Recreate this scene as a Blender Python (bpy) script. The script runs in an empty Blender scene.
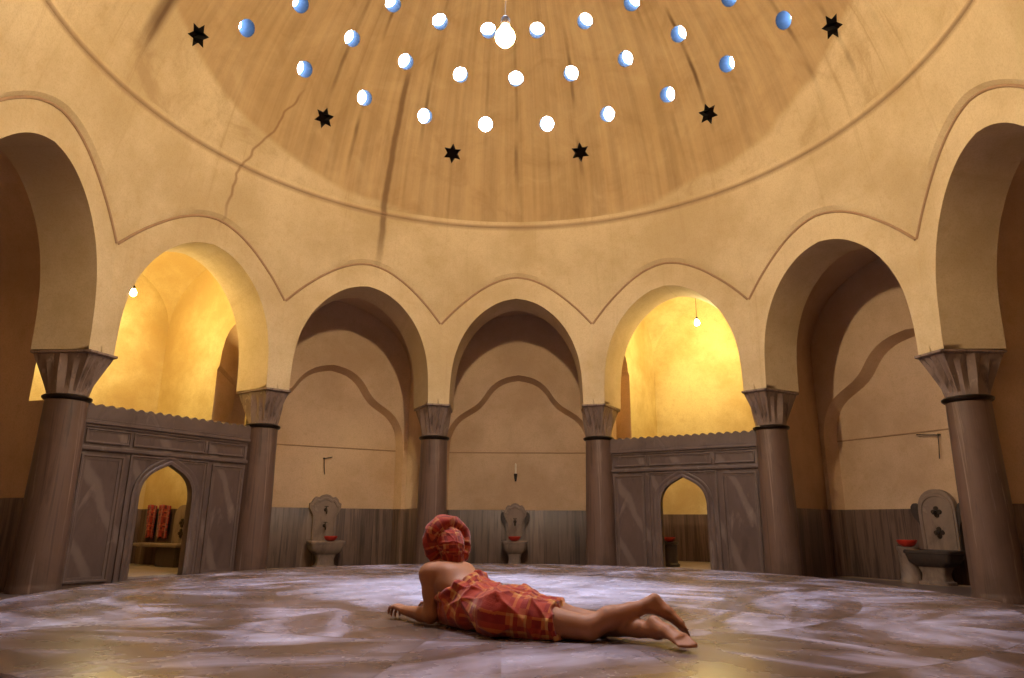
import bpy, bmesh, math, random
import numpy as np
from mathutils import Vector, Matrix, noise as mnoise
from mathutils.geometry import tessellate_polygon, delaunay_2d_cdt

random.seed(7)
S = 5.3            # radius of the ring of columns, metres
H = 0.101          # platform top below the lens, in column radii
R = math.radians
AZ0 = 2.37         # azimuth of the middle bay
C = bpy.context.scene.collection

# ------------------------------------------------------------------ helpers
def mesh(name, verts, faces, mat=None, parent=None, uv=None, smooth=35, loc=None):
    me = bpy.data.meshes.new(name)
    me.from_pydata([tuple(v) for v in verts], [], [tuple(f) for f in faces])
    me.validate(clean_customdata=False)
    if uv is not None:
        l = me.uv_layers.new(name='UVMap')
        for lp in me.loops:
            l.data[lp.index].uv = uv[lp.vertex_index]
    if mat: me.materials.append(mat)
    if smooth:
        me.shade_smooth()
        if smooth < 180: me.set_sharp_from_angle(angle=R(smooth))
    o = bpy.data.objects.new(name, me)
    C.objects.link(o)
    if parent: o.parent = parent
    if loc is not None: o.location = loc
    return o

def struct(o):
    o['kind'] = 'structure'
    return o

def tag(o, label, cat, group=None):
    o['label'] = label; o['category'] = cat
    if group: o['group'] = group
    return o

def thing(name, label, cat, loc=(0, 0, 0), rotz=0, group=None):
    o = bpy.data.objects.new(name, None)
    C.objects.link(o); o.location = loc; o.rotation_euler = (0, 0, rotz)
    o.empty_display_size = .1
    return tag(o, label, cat, group)

class MB:
    """collects vertices and faces of ONE mesh"""
    def __init__(s): s.v = []; s.f = []; s.uv = []
    def add(s, vs, fs, uv=None):
        b = len(s.v); s.v += [tuple(v) for v in vs]
        s.f += [tuple(b + i for i in f) for f in fs]
        s.uv += list(uv) if uv else [(v[0], v[2]) for v in vs]
    def grid(s, rows, closed=False, flip=False, uv=None):
        n = len(rows[0]); vs = [p for r in rows for p in r]; fs = []
        for i in range(len(rows) - 1):
            for j in range(n if closed else n - 1):
                a, b = i*n + j, i*n + (j+1) % n
                q = (a, b, b + n, a + n)
                fs.append(q[::-1] if flip else q)
        s.add(vs, fs, uv)
    def poly(s, loops, to3):
        """filled 2-D polygon with holes; loops = list of lists of (x, z)"""
        flat = [p for l in loops for p in l]
        tris = tessellate_polygon([[Vector((p[0], p[1], 0)) for p in l] for l in loops])
        s.add([to3(*p) for p in flat], tris)
    def box(s, x0, x1, y0, y1, z0, z1, bev=0):
        if bev:
            b = min(bev, (x1-x0)/2.01, (y1-y0)/2.01, (z1-z0)/2.01)
            def rect(i, z): return [(x0+i, y0+i, z), (x1-i, y0+i, z), (x1-i, y1-i, z), (x0+i, y1-i, z)]
            def oct_(i, z):
                k = b
                return [(x0+i+k, y0+i, z), (x1-i-k, y0+i, z), (x1-i, y0+i+k, z), (x1-i, y1-i-k, z),
                        (x1-i-k, y1-i, z), (x0+i+k, y1-i, z), (x0+i, y1-i-k, z), (x0+i, y0+i+k, z)]
            rows = [oct_(b*.5, z0), oct_(0, z0+b), oct_(0, z1-b), oct_(b*.5, z1)]
            s.grid(rows, True)
            n = len(s.v)
            s.f.append(tuple(range(n-8, n))); s.f.append(tuple(range(n-25, n-33, -1)))
        else:
            vs = [(x, y, z) for z in (z0, z1) for x, y in ((x0, y0), (x1, y0), (x1, y1), (x0, y1))]
            s.add(vs, [(3, 2, 1, 0), (4, 5, 6, 7), (0, 1, 5, 4), (1, 2, 6, 5), (2, 3, 7, 6), (3, 0, 4, 7)])
    def tube(s, pts, r, n=10, caps=True):
        pts = [Vector(p) for p in pts]; rs = r if isinstance(r, (list, tuple)) else [r]*len(pts)
        rows = []; up = None
        for i, p in enumerate(pts):
            d = (pts[min(i+1, len(pts)-1)] - pts[max(i-1, 0)]).normalized()
            if up is None: up = Vector((0, 0, 1)) if abs(d.z) < .9 else Vector((1, 0, 0))
            a = d.cross(up).normalized(); b = a.cross(d).normalized(); up = b
            rows.append([p + rs[i]*(math.cos(t)*a + math.sin(t)*b) for t in [2*math.pi*k/n for k in range(n)]])
        s.grid(rows, True, flip=True)
        if caps:
            m = len(s.v)
            s.f.append(tuple(range(m-n*len(rows), m-n*len(rows)+n))); s.f.append(tuple(range(m-1, m-n-1, -1)))
    def lathe(s, prof, n=32, cx=0, cy=0, cap0=True, cap1=True):
        rows = [[(cx + r*math.cos(2*math.pi*k/n), cy + r*math.sin(2*math.pi*k/n), z) for k in range(n)] for r, z in prof]
        s.grid(rows, True)
        m = len(s.v)
        if cap1: s.f.append(tuple(range(m-n, m)))
        if cap0: s.f.append(tuple(range(m-n*len(rows)+n-1, m-n*len(rows)-1, -1)))
    def prism(s, pts, y0, y1):
        """outline (x, z) anticlockwise seen from -y, thick from y0 to y1"""
        n = len(pts)
        s.add([(x, y0, z) for x, z in pts] + [(x, y1, z) for x, z in pts],
              [(i, i+n, (i+1) % n + n, (i+1) % n)[::-1] for i in range(n)])
        s.poly([pts], lambda x, z: (x, y0, z)); s.poly([pts], lambda x, z: (x, y1, z))
    def build(s, name, mat=None, parent=None, smooth=35, uv=False, loc=None, fix=True):
        o = mesh(name, s.v, s.f, mat, parent, s.uv if uv else None, smooth, loc)
        if fix:
            bm = bmesh.new(); bm.from_mesh(o.data)
            bmesh.ops.remove_doubles(bm, verts=bm.verts, dist=1e-5) if not uv else None
            bmesh.ops.recalc_face_normals(bm, faces=bm.faces)
            bm.to_mesh(o.data); bm.free()
            if smooth and smooth < 180: o.data.set_sharp_from_angle(angle=R(smooth))
        return o

def bayP(az, lat, r, z):
    a = R(az); c, s_ = math.cos(a), math.sin(a)
    return (S*(lat*c + r*s_), S*(-lat*s_ + r*c), S*(z + H))

def polP(az, r, z):
    a = R(az); return (S*r*math.sin(a), S*r*math.cos(a), S*(z + H))

def zw(z): return S*(z + H)

def lerp(a, b, t): return a + (b - a)*t
def interp(x, xs, ys): return float(np.interp(x, xs, ys))

def resample(pts, n):
    d = [0]
    for a, b in zip(pts, pts[1:]): d.append(d[-1] + math.hypot(b[0]-a[0], b[1]-a[1]))
    t = np.linspace(0, d[-1], n)
    return list(zip(np.interp(t, d, [p[0] for p in pts]).tolist(), np.interp(t, d, [p[1] for p in pts]).tolist()))

def smooth_curve(pts, it=2):
    for _ in range(it):
        q = [pts[0]]
        for a, b in zip(pts, pts[1:]):
            q += [(a[0]*.75+b[0]*.25, a[1]*.75+b[1]*.25), (a[0]*.25+b[0]*.75, a[1]*.25+b[1]*.75)]
        pts = q + [pts[-1]]
    return pts

# ------------------------------------------------------------------ materials
class NT:
    def __init__(s, name):
        s.m = bpy.data.materials.new(name); s.m.use_nodes = True
        s.t = s.m.node_tree; s.n = s.t.nodes; s.l = s.t.links
        s.b = s.n['Principled BSDF']
    def node(s, typ, **kw):
        x = s.n.new(typ)
        for k, v in kw.items():
            if k.startswith('_'): continue
            setattr(x, k, v)
        return x
    def link(s, a, b): s.l.new(a, b)
    def val(s, sock, v):
        if hasattr(v, 'is_output'): s.link(v, sock)
        else: sock.default_value = v
    def math(s, op, a, b=0.0, c=None, clamp=False):
        x = s.node('ShaderNodeMath', operation=op, use_clamp=clamp)
        s.val(x.inputs[0], a); s.val(x.inputs[1], b)
        if c is not None: s.val(x.inputs[2], c)
        return x.outputs[0]
    def mix(s, f, a, b, mode='MIX'):
        x = s.node('ShaderNodeMix', data_type='RGBA', blend_type=mode)
        s.val(x.inputs[0], f); s.val(x.inputs[6], a); s.val(x.inputs[7], b)
        return x.outputs[2]
    def noise(s, vec, scale, detail=4, rough=.55, dist=0, col=False):
        x = s.node('ShaderNodeTexNoise')
        if vec is not None: s.link(vec, x.inputs['Vector'])
        x.inputs['Scale'].default_value = scale; x.inputs['Detail'].default_value = detail
        x.inputs['Roughness'].default_value = rough; x.inputs['Distortion'].default_value = dist
        return x.outputs['Color' if col else 'Fac']
    def ramp(s, f, stops, interp='LINEAR'):
        x = s.node('ShaderNodeValToRGB'); x.color_ramp.interpolation = interp
        e = x.color_ramp.elements
        while len(e) < len(stops): e.new(.5)
        for el, (p, c) in zip(e, stops):
            el.position = p; el.color = c if len(c) == 4 else (*c, 1)
        s.link(f, x.inputs[0]); return x.outputs[0]
    def step(s, x, lo, hi):
        n = s.node('ShaderNodeMapRange', interpolation_type='SMOOTHSTEP')
        s.val(n.inputs[0], x); s.val(n.inputs[1], lo); s.val(n.inputs[2], hi)
        return n.outputs[0]
    def pos(s): return s.node('ShaderNodeNewGeometry').outputs['Position']
    def obj(s): return s.node('ShaderNodeTexCoord').outputs['Object']
    def scale(s, vec, sc, rot=(0, 0, 0)):
        m = s.node('ShaderNodeMapping'); s.link(vec, m.inputs[0])
        m.inputs['Scale'].default_value = sc; m.inputs['Rotation'].default_value = rot
        return m.outputs[0]
    def sep(s, vec):
        x = s.node('ShaderNodeSeparateXYZ'); s.link(vec, x.inputs[0]); return x.outputs
    def comb(s, x, y, z):
        n = s.node('ShaderNodeCombineXYZ'); s.val(n.inputs[0], x); s.val(n.inputs[1], y); s.val(n.inputs[2], z); return n.outputs[0]
    def bump(s, h, strength=.3, dist=.02):
        x = s.node('ShaderNodeBump'); x.inputs['Strength'].default_value = strength
        x.inputs['Distance'].default_value = dist; s.link(h, x.inputs['Height'])
        s.link(x.outputs[0], s.b.inputs['Normal'])
    def done(s, col, rough=.6, spec=.5):
        s.val(s.b.inputs['Base Color'], col); s.val(s.b.inputs['Roughness'], rough)
        s.b.inputs['Specular IOR Level'].default_value = spec
        return s.m

def flat(name, col, rough=.5, metal=0, var=.12, scale=18):
    t = NT(name)
    f = t.noise(t.obj(), scale, 3)
    c = t.mix(f, (*[v*(1-var*2) for v in col], 1), (*[min(1, v*(1+var*2)) for v in col], 1))
    t.b.inputs['Metallic'].default_value = metal
    return t.done(c, rough)

def plaster(name, light=(.70, .55, .335), dark=(.53, .395, .215), dome=False, wall=False):
    t = NT(name); p = t.pos()
    big = t.noise(p, .7, 5, .6)
    col = t.mix(t.step(big, .35, .68), (*light, 1), (*dark, 1))
    fine = t.noise(p, 9, 6, .65)
    grit = t.noise(p, 55, 3, .7)
    col = t.mix(t.math('MULTIPLY', t.step(grit, .42, .7), .30), col, (.40, .27, .13, 1))
    col = t.mix(t.math('MULTIPLY', t.step(fine, .5, .75), .25), col, (.46, .28, .12, 1))
    if dome or wall:
        x, y, z = t.sep(p)
        az = t.math('MULTIPLY', t.math('ARCTAN2', x, y), 180/math.pi)
        rad = t.math('SQRT', t.math('ADD', t.math('MULTIPLY', x, x), t.math('MULTIPLY', y, y)))
        el = t.math('MULTIPLY', t.math('ARCTAN2', t.math('SUBTRACT', z, zw(.737)), rad), 180/math.pi)
        # general rain streaks running down the plaster
        sv = t.comb(t.math('MULTIPLY', az, .55), t.math('MULTIPLY', z, .22), 0)
        st = t.noise(sv, 1.0, 6, .7)
        col = t.mix(t.math('MULTIPLY', t.step(st, .52, .78), .55 if dome else .30), col, (.33, .185, .075, 1))
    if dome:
        # brown zone of the upper dome above a curved edge, paler skirt below
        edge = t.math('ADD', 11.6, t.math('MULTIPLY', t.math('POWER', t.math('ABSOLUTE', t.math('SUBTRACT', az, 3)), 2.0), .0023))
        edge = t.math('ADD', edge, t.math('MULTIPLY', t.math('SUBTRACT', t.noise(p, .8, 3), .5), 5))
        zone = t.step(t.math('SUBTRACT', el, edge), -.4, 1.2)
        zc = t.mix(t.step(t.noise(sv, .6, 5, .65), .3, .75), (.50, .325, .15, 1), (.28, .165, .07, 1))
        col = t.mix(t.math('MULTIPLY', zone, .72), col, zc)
        blot = t.noise(p, 1.6, 5, .68, .8)
        col = t.mix(t.math('MULTIPLY', t.step(blot, .48, .72), .38), col, (.30, .175, .075, 1))
        col = t.mix(t.math('MULTIPLY', t.step(blot, .50, .28), .25), col, (.66, .50, .28, 1))
        # drips under each skylight
        cell = t.math('DIVIDE', t.math('ADD', az, 360 - AZ0 + 3.75), 7.5)
        wob = t.math('MULTIPLY', t.math('SUBTRACT', t.noise(t.comb(t.math('FLOOR', cell), t.math('MULTIPLY', z, .8), 0), 1.0, 3), .5), .22)
        fr = t.math('ABSOLUTE', t.math('SUBTRACT', t.math('FRACT', t.math('ADD', cell, wob)), .5))
        line = t.math('SUBTRACT', 1, t.step(fr, .012, .10))
        wn = t.node('ShaderNodeTexWhiteNoise', noise_dimensions='1D'); t.link(t.math('FLOOR', cell), wn.inputs['W'])
        amp = t.math('MULTIPLY', t.step(wn.outputs['Value'], .05, .8), .88)
        amp = t.math('MULTIPLY', amp, t.step(t.noise(t.comb(t.math('FLOOR', cell), t.math('MULTIPLY', z, .9), 3), 1, 2), .4, .62))
        fade = t.math('MULTIPLY', t.step(el, 14, 30), t.math('SUBTRACT', 1, t.step(el, 52, 60)))
        col = t.mix(t.math('MULTIPLY', t.math('MULTIPLY', line, amp), fade), col, (.10, .05, .022, 1))
    if dome or wall:
        # the long dark streak left of the middle arch, the crack and the smear to its left
        w1 = t.math('MULTIPLY', t.math('SUBTRACT', t.noise(t.comb(0, 0, z), 1.5, 3), .5), 1.4)
        d1 = t.math('ABSOLUTE', t.math('SUBTRACT', t.math('ADD', az, w1), -26.2))
        m1 = t.math('MULTIPLY', t.math('SUBTRACT', 1, t.step(d1, .25, 1.0)), t.math('SUBTRACT', 1, t.step(z, zw(1.27), zw(1.33))))
        m1 = t.math('MULTIPLY', m1, t.step(z, zw(.70), zw(.9)))
        col = t.mix(t.math('MULTIPLY', m1, .72), col, (.13, .065, .03, 1))
        w2 = t.math('MULTIPLY', t.math('SUBTRACT', t.noise(t.comb(0, 7, z), .9, 3, .6), .5), 9)
        c2 = t.math('ADD', -56.5, t.math('MULTIPLY', t.math('MAXIMUM', t.math('SUBTRACT', el, 10), 0), .40))
        d2 = t.math('ABSOLUTE', t.math('SUBTRACT', t.math('ADD', az, w2), c2))
        m2 = t.math('MULTIPLY', t.math('SUBTRACT', 1, t.step(d2, .06, .42)), t.math('SUBTRACT', 1, t.step(el, 27, 31)))
        m2 = t.math('MULTIPLY', m2, t.step(z, zw(.70), zw(.85)))
        col = t.mix(t.math('MULTIPLY', m2, .6), col, (.20, .09, .04, 1))
        d3 = t.math('ABSOLUTE', t.math('SUBTRACT', az, -80.5))
        m3 = t.math('MULTIPLY', t.math('SUBTRACT', 1, t.step(d3, .4, 2.2)), t.step(el, 17, 24))
        col = t.mix(t.math('MULTIPLY', m3, .7), col, (.10, .05, .025, 1))
        # darker line along the cornice
        g = t.math('ABSOLUTE', t.math('SUBTRACT', z, zw(.915)))
        m4 = t.math('MULTIPLY', t.math('SUBTRACT', 1, t.step(g, .012, .065)), .55)
        col = t.mix(m4, col, (.30, .18, .10, 1))
    t.bump(t.math('ADD', t.noise(p, 3, 5, .6), t.math('MULTIPLY', t.noise(p, 60, 3), .25)), .25, .02)
    return t.done(col, .82, .25)

def marble(name, a=(.30, .255, .25), b=(.15, .12, .115), vein=(.42, .37, .36), stretch=(9, 9, .9), rough=.38, joints=0, rot=(0, 0, 0), diag=False):
    t = NT(name); p = t.obj()
    v = t.scale(p, stretch, rot)
    n1 = t.noise(v, 1, 6, .62, .6)
    col = t.ramp(n1, [(.28, b), (.48, a), (.60, [x*.85 for x in a]), (.70, vein), (.80, a)])
    n2 = t.noise(p, 1.3, 4, .6, .4)
    col = t.mix(t.math('MULTIPLY', t.step(n2, .45, .7), .35), col, (*[x*.7 for x in b], 1))
    if diag:
        w_ = t.node('ShaderNodeTexWave', wave_type='BANDS', bands_direction='X', wave_profile='SIN')
        t.link(t.scale(p, (1, 1, 1), (0, .5, 0)), w_.inputs['Vector'])
        w_.inputs['Scale'].default_value = .62; w_.inputs['Distortion'].default_value = 5; w_.inputs['Detail'].default_value = 5
        w_.inputs['Detail Scale'].default_value = .9; w_.inputs['Phase Offset'].default_value = 1.1
        col = t.mix(t.math('MULTIPLY', t.step(w_.outputs['Fac'], .80, 1.0), .30), col, (.30, .225, .185, 1))
    if joints:
        uv = t.node('ShaderNodeUVMap').outputs[0]
        u, w, _ = t.sep(uv)
        k = t.math('DIVIDE', u, joints)
        wn = t.node('ShaderNodeTexWhiteNoise', noise_dimensions='1D'); t.link(t.math('FLOOR', k), wn.inputs['W'])
        col = t.mix(t.math('MULTIPLY', wn.outputs['Value'], .62), col, (*b, 1))
        sv = t.comb(t.math('MULTIPLY', u, 14), t.math('ADD', t.math('MULTIPLY', w, .9), t.math('MULTIPLY', wn.outputs['Value'], 20)), 0)
        col = t.mix(t.math('MULTIPLY', t.step(t.noise(sv, 1, 5, .6), .46, .68), .75), col, (*[x*.6 for x in b], 1))
        jl = t.math('SUBTRACT', 1, t.step(t.math('ABSOLUTE', t.math('SUBTRACT', t.math('FRACT', k), .5)), .0, .0))
        ed = t.step(t.math('ABSOLUTE', t.math('SUBTRACT', t.math('FRACT', k), .5)), .475, .492)
        col = t.mix(t.math('MULTIPLY', ed, .8), col, (.05, .035, .03, 1))
    t.bump(t.noise(p, 14, 4), .08, .01)
    return t.done(col, rough, .4)

def floor_marble():
    t = NT('platform_marble'); p = t.pos()
    x, y, z = t.sep(p)
    # slabs: a chequer of large worn slabs turned to the axis of the hall, each with its own grain
    rad = t.math('SQRT', t.math('ADD', t.math('MULTIPLY', x, x), t.math('MULTIPLY', y, y)))
    ang = t.math('ARCTAN2', x, y)
    ringk = t.math('DIVIDE', rad, .92)
    ri = t.math('FLOOR', ringk)
    nseg = t.math('ADD', 4, t.math('MULTIPLY', ri, 5))
    ak = t.math('ADD', t.math('MULTIPLY', t.math('DIVIDE', ang, 2*math.pi), nseg), t.math('MULTIPLY', ri, .37))
    cid = t.comb(ri, t.math('FLOOR', ak), 0)
    wn = t.node('ShaderNodeTexWhiteNoise', noise_dimensions='3D'); t.link(cid, wn.inputs['Vector'])
    rc = t.sep(wn.outputs['Color'])
    th = t.math('MULTIPLY', rc[0], 3.1416)
    c_, s_ = t.math('COSINE', th), t.math('SINE', th)
    gx = t.math('SUBTRACT', t.math('MULTIPLY', x, c_), t.math('MULTIPLY', y, s_))
    gy = t.math('ADD', t.math('MULTIPLY', x, s_), t.math('MULTIPLY', y, c_))
    gv = t.comb(t.math('MULTIPLY', gx, 1.0), t.math('MULTIPLY', gy, 3.2), t.math('MULTIPLY', rc[1], 30))
    n1 = t.noise(gv, 1.1, 5, .55, .6)
    n2 = t.noise(p, 1.05, 4, .52, .7)
    f = t.math('ADD', t.math('MULTIPLY', n1, .5), t.math('MULTIPLY', n2, .5))
    col = t.ramp(f, [(.33, (.055, .032, .025)), (.44, (.112, .068, .050)), (.495, (.160, .112, .115)), (.57, (.32, .27, .34)), (.68, (.58, .55, .74))])
    col = t.mix(t.math('MULTIPLY', rc[2], .25), col, (.09, .058, .045, 1))
    # pale lilac patch round the centre, with its tan inlaid disc and ring
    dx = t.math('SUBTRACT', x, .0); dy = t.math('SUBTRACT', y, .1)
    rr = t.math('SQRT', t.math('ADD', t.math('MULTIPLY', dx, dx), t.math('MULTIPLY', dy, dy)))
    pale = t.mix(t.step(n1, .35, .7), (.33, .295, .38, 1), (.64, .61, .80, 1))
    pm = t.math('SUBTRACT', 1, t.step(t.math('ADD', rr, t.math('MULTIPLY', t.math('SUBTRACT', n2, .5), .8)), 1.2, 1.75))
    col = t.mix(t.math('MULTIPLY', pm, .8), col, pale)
    ex = t.math('ADD', x, .08); ey = t.math('SUBTRACT', y, .15)
    er = t.math('SQRT', t.math('ADD', t.math('MULTIPLY', ex, ex), t.math('MULTIPLY', ey, ey)))
    col = t.mix(t.math('MULTIPLY', t.math('SUBTRACT', 1, t.step(er, .30, .34)), .8), col, (.13, .085, .05, 1))
    # joints
    j1 = t.math('MULTIPLY', t.step(t.math('ABSOLUTE', t.math('SUBTRACT', t.math('FRACT', ringk), .5)), .491, .497), 1)
    fa = t.math('ABSOLUTE', t.math('SUBTRACT', t.math('FRACT', ak), .5))
    wj = t.math('DIVIDE', t.math('MULTIPLY', fa, 1), 1)
    dist = t.math('MULTIPLY', t.math('DIVIDE', t.math('SUBTRACT', .5, wj), nseg), t.math('MULTIPLY', rad, 2*math.pi))
    j2 = t.math('SUBTRACT', 1, t.step(dist, .003, .008))
    jm = t.math('MULTIPLY', t.math('MAXIMUM', j1, j2), t.step(rad, 1.8, 1.9))
    col = t.mix(t.math('MULTIPLY', jm, .55), col, (.06, .04, .035, 1))
    ro = t.math('ADD', .19, t.math('MULTIPLY', t.noise(p, 3, 4), .16))
    return t.done(col, ro, .34)

def plaid(name, base=(.36, .036, .014), alt=(.48, .125, .026), line=(.60, .33, .09), dark=(.24, .016, .011), f=5.5):
    t = NT(name); uv = t.node('ShaderNodeUVMap').outputs[0]
    u, v, _ = t.sep(uv)
    stops = [(0, (0, 0, 0)), (.30, (.45, .45, .45)), (.42, (1, 1, 1)), (.50, (0, 0, 0)), (.62, (.5, .5, .5)), (.80, (1, 1, 1)), (.86, (.2, .2, .2))]
    su = t.ramp(t.math('FRACT', t.math('MULTIPLY', u, f)), stops, 'CONSTANT')
    sv = t.ramp(t.math('FRACT', t.math('MULTIPLY', v, f*1.15)), stops, 'CONSTANT')
    f0 = t.math('MULTIPLY', t.math('ADD', su, sv), .5)
    col = t.ramp(f0, [(0, base), (.25, dark), (.48, alt), (.62, base), (.80, line), (1.0, line)])
    col = t.mix(t.math('MULTIPLY', t.step(t.noise(t.obj(), 9, 4), .4, .7), .35), col, (*base, 1))
    wv = t.noise(uv, 260, 2)
    t.bump(t.math('ADD', wv, t.noise(t.obj(), 30, 4)), .35, .006)
    t.b.inputs['Sheen Weight'].default_value = .2
    return t.done(col, .85, .2)

def emit(name, col, strength):
    t = NT(name)
    t.b.inputs['Base Color'].default_value = (*col, 1)
    t.b.inputs['Emission Color'].default_value = (*col, 1)
    t.b.inputs['Emission Strength'].default_value = strength
    return t.m

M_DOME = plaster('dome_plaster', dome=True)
M_WALL = plaster('wall_plaster', wall=True)
M_PLAIN = plaster('recess_plaster', (.71, .50, .325), (.54, .36, .22))
M_CELL = plaster('cell_plaster', (.78, .65, .33), (.52, .36, .14))
M_TRIM = flat('groove_plaster', (.36, .22, .12), .85, 0, .1)
M_COL = marble('column_marble', (.150, .090, .066), (.038, .022, .016), (.30, .205, .16), (13, 13, .5))
M_CAP = marble('capital_marble', (.26, .18, .14), (.07, .045, .035), (.42, .31, .25), (8, 8, 3), .5)
M_SCREEN = marble('screen_marble', (.118, .076, .062), (.060, .038, .033), (.20, .14, .115), (3.2, 3.2, .9), .42, rot=(0, .62, .2), diag=True)
M_SCREENF = marble('screen_frame_marble', (.138, .092, .075), (.07, .046, .038), (.20, .145, .12), (4, 4, 2), .45)
M_DADO = marble('dado_marble', (.23, .145, .108), (.055, .033, .027), (.33, .23, .18), (12, 12, .5), .42, joints=.26)
M_FOUNT = marble('fountain_marble', (.27, .195, .155), (.13, .088, .07), (.36, .28, .23), (4, 4, 2), .5)
M_LOW = marble('hall_floor_marble', (.15, .11, .10), (.08, .058, .052), (.21, .165, .155), (2, 2, 2), .3)
M_PALEFLOOR = marble('cell_floor_marble', (.36, .28, .24), (.22, .165, .14), (.46, .39, .35), (2, 2, 2), .35)
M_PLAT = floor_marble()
M_IRON = flat('dark_iron', (.035, .022, .016), .6, .3)
M_BRONZE = flat('dark_bronze', (.03, .02, .014), .35, .8)
M_CORD = flat('cord_cloth', (.30, .22, .12), .7)
M_RED = flat('red_enamel', (.55, .035, .02), .35, 0, .1)
M_SKIN = None
M_STAR = flat('near_black_glass', (.008, .005, .004), .95); M_STAR.node_tree.nodes['Principled BSDF'].inputs['Specular IOR Level'].default_value = 0  # near-black pane closing each star opening
M_GLASS = emit('sky_glass', (.60, .73, 1.0), 70)
M_TUBE = flat('glazed_tube', (.016, .030, .050), .9, 0, .1); M_TUBE.node_tree.nodes['Principled BSDF'].inputs['Specular IOR Level'].default_value = 0.02
M_RIM = flat('mortar_rim', (.42, .30, .18), .9)
M_BULB = emit('warm_bulb', (1.0, .80, .51), 1800)
M_BULBY = emit('yellow_bulb', (1.0, .78, .34), 1550)

# ------------------------------------------------------------------ arches
INTR = [(.205, .35), (.204, .40), (.201, .45), (.194, .495), (.180, .54), (.158, .585), (.130, .622), (.100, .65), (.068, .671), (.035, .684), (0, .6895)]
INTR = smooth_curve(INTR, 2)
MOUL = smooth_curve([(.2385, .605), (.20, .648), (.16, .684), (.115, .719), (.07, .744), (.03, .757), (0, .76)], 2)
R0, R1 = .89, 1.015
NB = 40
def full(half):            # half outline from right springing to crown -> left to right
    return [(-x, z) for x, z in half] + [(x, z) for x, z in half[-2::-1]]
I_half = resample(INTR, NB)
O_leg = [(.2385, lerp(.35, .605, i/12)) for i in range(13)]
O_half = resample(O_leg, 14) + resample(MOUL, NB - 13)[1:]
I_full, O_full = full(I_half), full(O_half)

def chamfer(x, z):         # the pier fronts are flat, not folded
    o = math.degrees(math.atan(abs(x)/R0))
    if abs(x) <= .203: return R0
    w = (abs(x) - .203)/(.2385 - .203)
    k = 1 - min(1, max(0, (z - .42)/.17))
    return R0 - .0093*w*k

def raised(b):
    k = lambda x: b*max(0, 1 - (abs(x)/.2385)**2)
    return [(x, z + k(x)*min(1, max(0, (z - .40)/.15))) for x, z in globals()['I_full']], [(x, z + k(x)) for x, z in globals()['O_full']]
BOOST = lambda k: .03 if k in (3, 9) else 0

hall = MB()
def hall_bay(az, boost=0):
    I_full, O_full = raised(boost)
    P = lambda x, r, z: bayP(az, x, r, z)
    rows = []
    for i in range(6):
        t = i/5
        rows.append([P(lerp(a[0], b[0], t), chamfer(lerp(a[0], b[0], t), lerp(a[1], b[1], t)), lerp(a[1], b[1], t)) for a, b in zip(I_full, O_full)])
    hall.grid(rows)
    top = [p for p in O_full if p[1] >= .605 - 1e-6]
    rows = []
    for i in range(13):
        t = i/12; row = []
        for x, z0 in top:
            z = lerp(z0, .912, t); o = math.degrees(math.atan(x/R0))
            w = (z - z0)/(.912 - z0); w = w*w*(3 - 2*w)
            w = max(w*.5 + .5*(z-.605)/(.912-.605), 0) if t > 0 else max(.5*(z-.605)/(.912-.605), 0)*0
            rad = lerp(R0/math.cos(R(o)), .853, w)
            row.append(polP(az + o, rad, z))
        rows.append(row)
    hall.grid(rows)
    # soffit and jambs, underside of the impost
    hall.grid([[P(x, lerp(R0, R1, t), z) for x, z in I_full] for t in (0, .35, .7, 1)])
    for s in (-1, 1):
        hall.grid([[P(s*.205, R0, .35), P(s*.205, R1, .35)], [P(s*.2385, R0 - .0093, .35), P(s*.272, R1, .35)]])
    # back of the arcade wall, up behind the spandrels
    zt = 1.0
    outer = [(-.272, .35)] + [(-.272, zt), (.272, zt), (.272, .35)]
    loop = outer + [(x, z) for x, z in I_full[::-1]]
    hall.poly([loop], lambda x, z: P(x, R1, z))
for k in range(12): hall_bay(AZ0 + 30*k, BOOST(k))
# plain upper band joining the back of the arcade to the dome's haunch is inside the masonry
struct(hall.build('wall_arcade', M_WALL, smooth=30))

# roll mouldings that echo each arch, and the cornice under the dome
for k in range(12):
    az = AZ0 + 30*k
    m = MB()
    pts = [p for p in raised(BOOST(k))[1] if p[1] >= .605 - 1e-6]
    m.tube([bayP(az, x*.992, R0 - .0005, z) for x, z in pts], .018, 8)
    struct(m.build('trim_%d' % (k + 1), M_TRIM, smooth=60))
corn = MB()
prof = [(.853, .912), (.8525, .9145), (.8485, .9155), (.8470, .918), (.8473, .921), (.8490, .925), (.8488, .931), (.8479, .9342)]
N = 144
corn.grid([[polP(360*k/N, r, z) for k in range(N)] for r, z in prof], True)
struct(corn.build('trim_13', M_WALL, smooth=50))

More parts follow.
